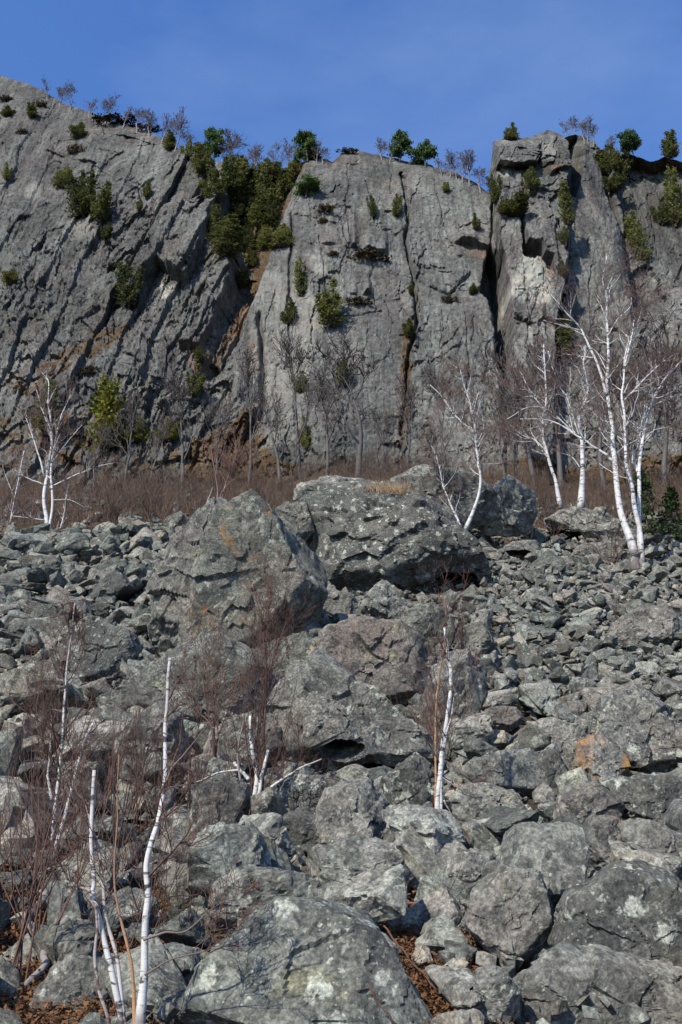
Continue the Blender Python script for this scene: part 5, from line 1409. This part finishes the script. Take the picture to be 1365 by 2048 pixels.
for a in [
    # left wall
    ('cedar', 125, 375, 46, 60, 'olive cedar at the upper end of the left wall cedar cluster'), ('cedar', 168, 435, 100, 80, 'largest olive cedar of the cluster on the left wall'), ('cedar', 205, 445, 80, 60, 'dark cedar at the lower right of the left wall cluster'),
    ('cedar', 158, 276, 36, 44, 'small round cedar high on the dome of the left wall'), ('cedar', 65, 235, 26, 30, 'tiny cedar near the top left of the left wall'), ('cedar', 12, 232, 22, 36, 'dark bush at the left edge below the skyline'),
    ('cedar', 14, 358, 38, 24, 'narrow cedar at the left edge level with the left wall cluster'), ('cedar', 293, 396, 36, 24, 'narrow green cedar right of the left wall cluster'), ('cedar', 280, 418, 22, 20, 'little yellow-green bush below the narrow green cedar'),
    ('cedar', 262, 614, 96, 62, 'pointed cedar below the big leaning slab'), ('cedar', 212, 480, 34, 30, 'small cedar beneath the left wall cluster'), ('cedar', 22, 568, 30, 44, 'brownish bush at the left edge of the middle slabs'),
    ('cedar', 340, 300, 36, 36, 'olive cedar at the end of the sloping skyline'), ('cedar', 375, 318, 40, 34, 'dark cedar left of the bright green ridge pine'),
    # gully
    ('cedar', 432, 405, 92, 66, 'big dark cedar on the left lip of the gully'), ('cedar', 470, 412, 100, 62, 'tall dark cedar in the upper gully'), ('cedar', 505, 400, 84, 50, 'cedar in the middle of the upper gully'),
    ('cedar', 540, 425, 100, 66, 'broad yellowish cedar on the right side of the gully'), ('cedar', 572, 390, 70, 56, 'cedar where the gully meets the main face'), ('cedar', 520, 460, 70, 56, 'cedar below the broad yellowish one in the gully'),
    ('cedar', 448, 512, 74, 86, 'spreading olive cedar beside the tip of the leaning slab'), ('cedar', 560, 496, 52, 70, 'rounded yellowish bush on the left edge of the main face'), ('cedar', 505, 535, 44, 42, 'small cedar low in the gully'),
    ('cedar', 478, 575, 36, 44, 'dark green bush above the rust-stained rock'), ('cedar', 490, 500, 60, 44, 'cedar half way down the gully'),
    ('pine', 428, 316, 56, 50, 'bright green pine standing on the ridge left of the gully'), ('pine', 612, 395, 36, 60, 'flat-crowned pine leaning out at the corner of the main face'), ('pine', 616, 322, 48, 64, 'pine on the skyline over the left end of the main face'),
    ('pine', 800, 322, 52, 50, 'left one of the twin ridge pines over the main face'), ('pine', 850, 332, 50, 48, 'right one of the twin ridge pines over the main face'), ('cedar', 1030, 277, 34, 34, 'small cedar on top of the pillar block'), ('cedar', 1015, 278, 22, 26, 'smaller dark bush beside the cedar on the pillar block'),
    ('pine', 1270, 306, 48, 52, 'pine on the skyline of the far wall'), ('cedar', 1338, 318, 54, 48, 'dark conical conifer on the skyline near the frame edge'),
    ('cedar', 455, 380, 80, 60, 'cedar reaching the rim above the left lip of the gully'), ('cedar', 487, 385, 80, 56, 'cedar at the very top of the gully'), ('cedar', 522, 385, 64, 60, 'low cedar on the rim over the gully'), ('cedar', 555, 365, 50, 60, 'cedar on the rim left of the main face'),
    ('cedar', 545, 460, 70, 60, 'cedar hanging on the right bank of the gully'), ('cedar', 470, 455, 70, 60, 'dark cedar left of mid gully'), ('cedar', 500, 440, 70, 56, 'cedar in the thick of the gully'), ('cedar', 425, 470, 60, 50, 'cedar on the tip of the leaning slab'), ('cedar', 525, 500, 56, 50, 'cedar low on the right bank of the gully'),
    ('cedar', 410, 345, 60, 50, 'cedar below the bright green ridge pine'), ('cedar', 590, 360, 40, 60, 'bushy cedar on the corner above the flat-crowned pine'),
    # main face
    ('cedar', 602, 592, 88, 36, 'narrow cedar hanging beside the pale patch on the main face'), ('cedar', 668, 656, 92, 72, 'large olive cedar in the middle of the main face'), ('cedar', 576, 648, 56, 38, 'thin cedar left of the large olive one on the main face'),
    ('cedar', 750, 436, 52, 22, 'left of two small cedars high on the main face'), ('cedar', 791, 434, 46, 30, 'right of two small cedars high on the main face'), ('cedar', 892, 384, 22, 24, 'tiny bush under the skyline at the right of the main face'),
    ('cedar', 955, 460, 34, 20, 'tiny cedar left of the pillar'), ('cedar', 945, 588, 22, 26, 'small dark bush on the ledge left of the chimney'), ('cedar', 822, 672, 36, 36, 'yellow-green bush low in the long vertical crack'), ('cedar', 824, 590, 22, 18, 'small bush half way down the long vertical crack'),
    ('mat', 736, 518, 14, 72, 'dark heath strip on the ledge in the middle of the main face'), ('mat', 716, 608, 12, 46, 'heath clump on the ledge right of the large olive cedar'), ('mat', 650, 420, 12, 36, 'dark heath clump below the flat-crowned pine'), ('mat', 646, 444, 9, 18, 'smaller heath clump under the dark one'),
    ('mat', 898, 604, 12, 30, 'heath clump at the foot of the ledge left of the chimney'), ('mat', 695, 306, 8, 36, 'dark heath cap on the highest point of the main face'), ('mat', 668, 510, 8, 20, 'little dark heath tuft left of the ledge strip'),
    ('mat', 232, 246, 10, 80, 'dark heath line along the sloping skyline'), ('mat', 80, 212, 12, 24, 'dark heath tuft near the top of the left wall'), ('mat', 10, 200, 12, 26, 'heath tuft at the very left edge under the skyline'), ('mat', 150, 305, 18, 30, 'dark heath patch below the small round cedar'),
    ('mat', 228, 536, 10, 34, 'heath strip on the ledge left of the pointed cedar'), ('mat', 45, 265, 9, 22, 'small heath patch at the upper left wall'), ('mat', 300, 260, 8, 40, 'heath fringe where the skyline dips'),
    # pillar and right
    ('cedar', 992, 405, 60, 36, 'dark cedar in the notch against the pillar'), ('cedar', 1035, 432, 46, 70, 'broad bushy cedar on the pillar ledge'), ('cedar', 1068, 380, 54, 42, 'thin cedar under the broken pillar top'), ('cedar', 1140, 456, 96, 40, 'tall narrow cedar below the dark slot'),
    ('cedar', 1128, 488, 36, 26, 'small cedar below the tall narrow one'), ('cedar', 1128, 552, 44, 26, 'small cedar low on the crack right of the pillar'), ('cedar', 1005, 430, 30, 34, 'low cedar left of the broad bushy one'),
    ('cedar', 1215, 350, 64, 66, 'broad olive cedar at the top of the far wall'), ('cedar', 1243, 365, 84, 54, 'tall olive cedar beside the broad one on the far wall'), ('cedar', 1228, 385, 40, 50, 'dark cedar under the two olive ones on the far wall'),
    ('cedar', 1295, 536, 130, 60, 'tall bright cedar standing in the right-hand gully'), ('cedar', 1352, 452, 120, 50, 'dark cedar at the frame edge under the skyline'), ('cedar', 1325, 450, 60, 40, 'dark cedar left of the one at the frame edge'),
    # lower walls
    ('cedar_y', 212, 905, 150, 110, 'bright yellow-green cedar at the foot of the left wall'), ('cedar', 88, 862, 100, 62, 'brownish cedar behind the lone left birch'), ('cedar_y', 262, 885, 62, 56, 'low yellow-green cedar right of the bright one'), ('cedar_y', 338, 882, 44, 44, 'small yellow-green bush on the low rock step'),
    ('cedar', 388, 795, 66, 44, 'thin olive cedar on the broken lower slabs'), ('cedar', 404, 730, 40, 30, 'small green bush below the rust-stained rock'), ('cedar', 684, 775, 54, 34, 'small cedar low on the main face above the spreading bare tree'), ('cedar', 600, 785, 44, 38, 'small cedar low on the left part of the main face'),
    ('cedar', 614, 900, 64, 30, 'narrow dark cedar at the foot of the main face'), ('cedar', 1120, 720, 90, 60, 'brownish bush below the pillar behind the birches'), ('mat', 180, 745, 14, 34, 'dark heath patch above the bright yellow-green cedar')]:
    ever(*a)
def on_ground(px, py, Y=None):
    Y = Y or ground_hit(px, py); f = at(px, py, Y); f[2] = float(ground_z(f[0], f[1])); return f
for px, py, h, w_, lb, Yv in [(1300, 1085, 140, 70, 'dark spruce right behind the foot of the largest birch clump', 29), (1345, 1080, 110, 80, 'dark spruce at the frame edge behind the rocks', 28), (1140, 1022, 40, 50, 'little dark spruce between the two birches behind the boulder', 30.5)]:
    ever('spruce', px, py, h, w_, lb, on_ground(px, py, Yv))

# ------------------------------------------------------------------ foreground shrubs, litter, sticks
def shrub_mesh(seed, n=9, spread=.35):
    rng = np.random.default_rng(seed + 40); S = []
    for _ in range(n):
        d_ = np.array([rng.normal(0, spread), rng.normal(0, spread), 1])
        grow(S, rng.normal(0, .03, 3) * [1, 1, 0], d_, rng.uniform(.55, 1.0), .0075, 2, rng, .12, .08, n=6, kids=.9, ang=(20, 45), tip=.3)
    v_, f_, a_ = segs_np(np.array(S), 3)
    return mesh_np('stems', v_, f_, M_TWIG, True, {'thin': a_})
SH = [shrub_mesh(i, n, sp) for i, (n, sp) in enumerate(((7, .2), (10, .35), (8, .5), (6, .15)))]
def shrub(px, py, hpx, label, var, Y=None, tilt=0):
    f = on_ground(px, min(py, 2040), Y)
    sc = ((f - CAM) @ FWD) / FPX
    o = link('shrub', SH[var], None, f)
    h = hpx * sc
    o.scale = (h * .9, h * .9, h); o.rotation_euler = (0, R(tilt), (px * 2.3) % 6.28)
    return tag(o, label, 'shrub', 'leafless twiggy shrubs among the rocks')
for px, py, h, var, Yv, tl, lb in [
        (600, 1255, 130, 1, None, 0, 'twiggy dark shrub in the cleft between the leaning slab and dome'), (625, 1190, 110, 2, None, 0, 'bushy grey twigs at the top of the cleft by the dome'), (590, 1290, 90, 0, None, 0, 'reddish stems over the orange leaf gap'),
        (30, 1990, 420, 3, 5.6, 4, 'tall thin reddish stems at the left frame edge'), (70, 1900, 380, 1, None, 10, 'dense reddish twigs at far left below the leaning snag'), (150, 1800, 330, 2, None, 0, 'tangle of brown twigs behind the near birch clump'),
        (235, 1720, 300, 1, None, -5, 'upright brown twigs behind the near white trunk'), (320, 1700, 260, 0, None, 6, 'thin brown stems right of the near white trunk'), (40, 1700, 280, 1, None, 0, 'brown thicket at the left edge level with the snag foot'),
        (360, 1960, 200, 2, 6.0, 12, 'low twigs at the foot of the near birch clump'), (420, 1760, 200, 0, None, 15, 'thin bent twigs left of the flat-faced slab'), (860, 1530, 170, 1, None, 0, 'wispy twigs left of the white snag'),
        (840, 1650, 110, 2, None, 20, 'dead twigs at the foot of the white snag'), (470, 1640, 170, 0, None, 0, 'dark upright twigs left of the birch stubs'), (560, 1600, 160, 1, None, 10, 'dark twigs right of the birch stubs'),
        (925, 1320, 150, 3, None, 0, 'thin red twigs above the white snag top'), (880, 1830, 130, 2, None, -35, 'pile of dead branches over the orange leaves'), (930, 1740, 130, 2, None, 30, 'dead twigs beside the pale wedge rock'), (700, 1960, 150, 3, 5.2, 5, 'faint thin stems over the great bottom slab'),
        (1225, 1135, 120, 1, None, 0, 'brush at the foot of the largest birch clump'), (1110, 1080, 80, 2, None, 0, 'scrub left of the boulder beside the birches'), (1230, 1260, 80, 0, None, 0, 'tiny bare stems among the right-hand rubble'), (60, 1480, 200, 3, None, 0, 'thin stems among the rocks at the left edge'), (300, 1860, 260, 1, 6.3, 0, 'brown twigs between the near birch trunks and slab'), (190, 1650, 260, 0, None, -4, 'straight brown stems between the snag and near birch'), (270, 1640, 240, 3, None, 3, 'slender stems behind the top of the near white trunk'), (110, 1600, 240, 1, None, 5, 'twiggy bush at the foot of the leaning snag'), (380, 1640, 200, 3, None, -6, 'slender stems left of the birch stubs'), (500, 1650, 330, 3, None, 2, 'tall slender stems rising among the birch stubs'), (20, 1830, 300, 2, None, 0, 'arching twigs at the left edge above the litter')]:
    shrub(px, py, h, lb, var, Yv, tl)

def litter(polys, n, seed):
    rng = np.random.default_rng(seed); out = []
    for poly, k in polys:
        P = np.array(poly); lo, hi = P.min(0), P.max(0)
        c = rng.uniform(lo, hi, (k * 3, 2)); c = c[sdpoly(c[:, 0], c[:, 1], poly) > -4][:k]
        for px, py in c:
            out.append((px, py))
    return np.array(out)
LP = litter([(LITTER[0], 800), (LITTER[1], 900), ([(585, 1180), (620, 1170), (620, 1290), (585, 1290)], 160), ([(480, 1640), (620, 1650), (560, 1700), (470, 1690)], 160), ([(350, 1560), (480, 1600), (470, 1760), (330, 1740)], 160)], 0, 5)
# unproject the litter points on the slope: one table per pixel column is enough
rng = np.random.default_rng(6)
Ys = np.linspace(3.5, 26, 260)
LC = []
for px, py in LP:
    d_ = ray(px, py); X_ = Ys * d_[0] / d_[1]; z_ = CAMZ + Ys * d_[2] / d_[1]
    LC.append((px, py, d_[0] / d_[1], d_[2] / d_[1]))
LC = np.array(LC)
XX = LC[:, 2:3] * Ys; ZZ = CAMZ + LC[:, 3:4] * Ys
G_ = np.interp(Ys, _gy, _gz)[None, :]
idx = np.argmax(ZZ < G_, axis=1)
bX, bY = XX[np.arange(len(LC)), idx], Ys[idx]
pts = []
for k in range(18):
    x_ = bX + rng.normal(0, .10, len(bX)); y_ = bY + rng.normal(0, .14, len(bX))
    pts.append(np.stack([x_, y_, ground_z(x_, y_) - .05 + np.abs(rng.normal(0, .03, len(bX)))], 1))
V, F = sprays(np.vstack(pts), .026, rng, .3)
lo_ = link('leaf_litter', mesh_np('leaf_litter', V, F, M_LEAF, False))
tag(lo_, 'drifts of fallen orange-brown dead leaves between the rocks', 'leaf litter', None, 'stuff')

# dry grass on the dome
rng = np.random.default_rng(9)
GV = []
top_ = at(770, 990, 21.8)
n_ = 700
px_ = rng.normal(775, 26, n_); 
b0 = np.stack([top_[0] + (px_ - 770) / FPX * 23, top_[1] + rng.normal(0, .25, n_), np.full(n_, top_[2] - .10)], 1)
dv = rng.normal(0, .3, (n_, 3)); dv[:, 2] = 1
mid = b0 + dv * rng.uniform(.10, .2, (n_, 1)); dv2 = dv + rng.normal(0, .5, (n_, 3))
tip_ = mid + dv2 * rng.uniform(.06, .16, (n_, 1))
gv, gf, _ = segs_np(np.vstack([np.hstack([b0, mid, np.full((n_, 1), .006), np.full((n_, 1), .005)]), np.hstack([mid, tip_, np.full((n_, 1), .005), np.full((n_, 1), .002)])]), 3)
go = link('dry_grass', mesh_np('dry_grass', gv, gf, M_GRASS))
tag(go, 'pale dry grass tuft growing on top of the dark dome boulder', 'grass', None, 'stuff')

def stick(pts, w0, w1, label, mat=M_DEADWOOD, name='fallen_branch', seed=0, lift=.06, twig=3, Y=None):
    rng = np.random.default_rng(seed + 70)
    W = []
    for px, py in pts:
        yy = (Y if Y else ground_hit(px, min(py, 2040))); W.append([px, py, yy])
    W = np.array(W); W[:, 2] = np.convolve(np.pad(W[:, 2], 1, 'edge'), [.25, .5, .25], 'valid') if len(W) > 2 else W[:, 2]
    P = np.array([at(a, b, c) for a, b, c in W]); P[:, 2] += lift
    P -= FWD * .12
    n = len(pts) * 5; path = smooth_path(P, n); tt = np.linspace(0, 1, n)
    sc = ((P[0] - CAM) @ FWD) / FPX
    path += np.stack([fbm(tt * 8, tt * 0 + seed, tt * 0, 2, 91), fbm(tt * 8, tt * 0 + seed, tt * 0 + 4, 2, 92), fbm(tt * 8, tt * 0 + seed, tt * 0 + 8, 2, 93)], 1) * w0 * sc * .8
    rad = (w0 + (w1 - w0) * tt) * .5 * sc
    c = path[0].copy()
    v_, q_, t_, a_ = tube(path, rad, 8)
    root = thing(name, label, 'branch' if name != 'exposed_root' else 'root', c)
    link('limb' if name != 'exposed_root' else 'root', mesh_np('limb', v_ - c, [q_, t_], mat, True, {'thin': a_}), root)
    S = []
    for _ in range(twig):
        i = rng.integers(n // 4, n - 2)
        grow(S, path[i], nrm(path[i + 1] - path[i] + rng.normal(0, .6, 3)), rng.uniform(.15, .4), rad[i] * .5, 1, rng, .25, .05)
    if S: seg_object('twigs', S, mat, root, c)
    return root
stick([(633, 1793), (680, 1782), (740, 1785), (800, 1808), (865, 1822)], 6, 3, 'white curved fallen stick lying across the lower slabs', M_BIRCH_NEAR, seed=1)
stick([(0, 1575), (50, 1592), (110, 1606), (160, 1612)], 8, 3, 'pale fallen birch limb entering at the left edge', M_BIRCH_NEAR, seed=2)
stick([(0, 1612), (60, 1602), (105, 1598)], 5, 3, 'thin pale stick under the fallen limb at the left edge', M_BIRCH_NEAR, seed=3, twig=1)
stick([(230, 1760), (290, 1742), (350, 1710), (420, 1675)], 9, 3, 'dark branch leaning behind the near white trunk', seed=4, twig=5)
stick([(700, 1640), (650, 1690), (620, 1720)], 4, 2, 'thin twig lying against the faceted block', M_TWIG, seed=5, twig=2)
stick([(775, 1655), (810, 1690), (850, 1720), (900, 1770)], 5, 2, 'dead branch running down from the snag foot', seed=6, twig=7)
stick([(1040, 1720), (1000, 1735), (960, 1800)], 4, 2, 'small forked grey stick caught on the lichen-spotted boulder', seed=7, twig=3)
stick([(730, 1970), (760, 2010), (790, 2050)], 5, 3, 'reddish stick lying on the great bottom slab', M_TWIG, seed=8, twig=1, Y=4.9)
stick([(760, 1850), (800, 1900), (850, 1960), (900, 2010)], 4, 2, 'long thin stick across the orange leaf gap', M_TWIG, seed=9, twig=3)
stick([(240, 1560), (330, 1600), (400, 1640)], 5, 2, 'brown stick crossing behind the near white trunk', M_TWIG, seed=10, twig=4)
stick([(1155, 1118), (1165, 1117), (1178, 1117)], 5, 4, 'short bleached white stick among the right-hand rocks', M_BIRCH, seed=11, twig=0)
stick([(0, 1215), (15, 1240), (25, 1258)], 9, 5, 'grey weathered root stub at the left edge of the talus', seed=12, twig=1)
stick([(20, 1690), (90, 1670), (170, 1690), (250, 1680)], 6, 2, 'long grey fallen branch across the left thicket', seed=31, twig=6)
stick([(60, 1760), (140, 1735), (220, 1740), (300, 1700)], 6, 2, 'brown fallen branch above the twisted roots', seed=32, twig=6)
stick([(330, 1770), (390, 1730), (450, 1690), (500, 1660)], 5, 2, 'dead branch lying from the near trunk towards the birch stubs', seed=33, twig=6)
stick([(300, 1820), (350, 1800), (420, 1790)], 4, 2, 'short dead branch right of the near white trunk', M_TWIG, seed=34, twig=5)
stick([(560, 1700), (610, 1660), (660, 1600)], 4, 1.5, 'thin stick leaning on the layered rock', M_TWIG, seed=35, twig=3)
stick([(830, 1650), (850, 1720), (890, 1790)], 5, 2, 'grey stick pointing down the orange leaf strip', seed=36, twig=6)
stick([(150, 1780), (95, 1800), (70, 1860), (55, 1930)], 26, 14, 'thick grey twisted root arching over the litter', name='exposed_root', seed=21, twig=0)
stick([(170, 1790), (140, 1830), (120, 1900), (60, 1970)], 22, 10, 'second grey twisted root below the arching one', name='exposed_root', seed=22, twig=0)
stick([(160, 1810), (165, 1870), (140, 1950)], 16, 8, 'short grey root nearest the birch foot', name='exposed_root', seed=23, twig=0)

# ------------------------------------------------------------------ labels of the talus rocks: counted from things one can find
ORD = ['nearest', 'second-nearest', 'third-nearest', 'fourth-nearest', 'fifth-nearest', 'sixth-nearest', 'seventh-nearest', 'eighth-nearest', 'ninth-nearest', 'tenth-nearest', 'eleventh-nearest', 'twelfth-nearest'] + ['%dth-nearest' % k for k in range(13, 60)]
cent = [(b[1].mean(0), b[4]) for b in BOULDERS]
bins = {}
for o, ru, rv, rp in ROCKS:
    j = min(range(len(cent)), key=lambda k: (cent[k][0][0] - ru) ** 2 + (cent[k][0][1] - rv) ** 2)
    dx, dy = ru - cent[j][0][0], rv - cent[j][0][1]
    side = ('right of' if dx > 0 else 'left of') if abs(dx) > abs(dy) else ('below' if dy > 0 else 'above')
    bins.setdefault((j, side), []).append((math.hypot(dx, dy), o, rp))
for (j, side), lst in bins.items():
    lst.sort(key=lambda a: a[0])
    for k, (dd, o, rp) in enumerate(lst):
        d3 = o.dimensions
        sz_ = 'small' if rp < 22 else 'medium' if rp < 45 else 'large'
        tag(o, f"{sz_} angular grey rock, {ORD[k]} one {side} {cent[j][1]}", 'rock', 'loose angular rocks of the talus')
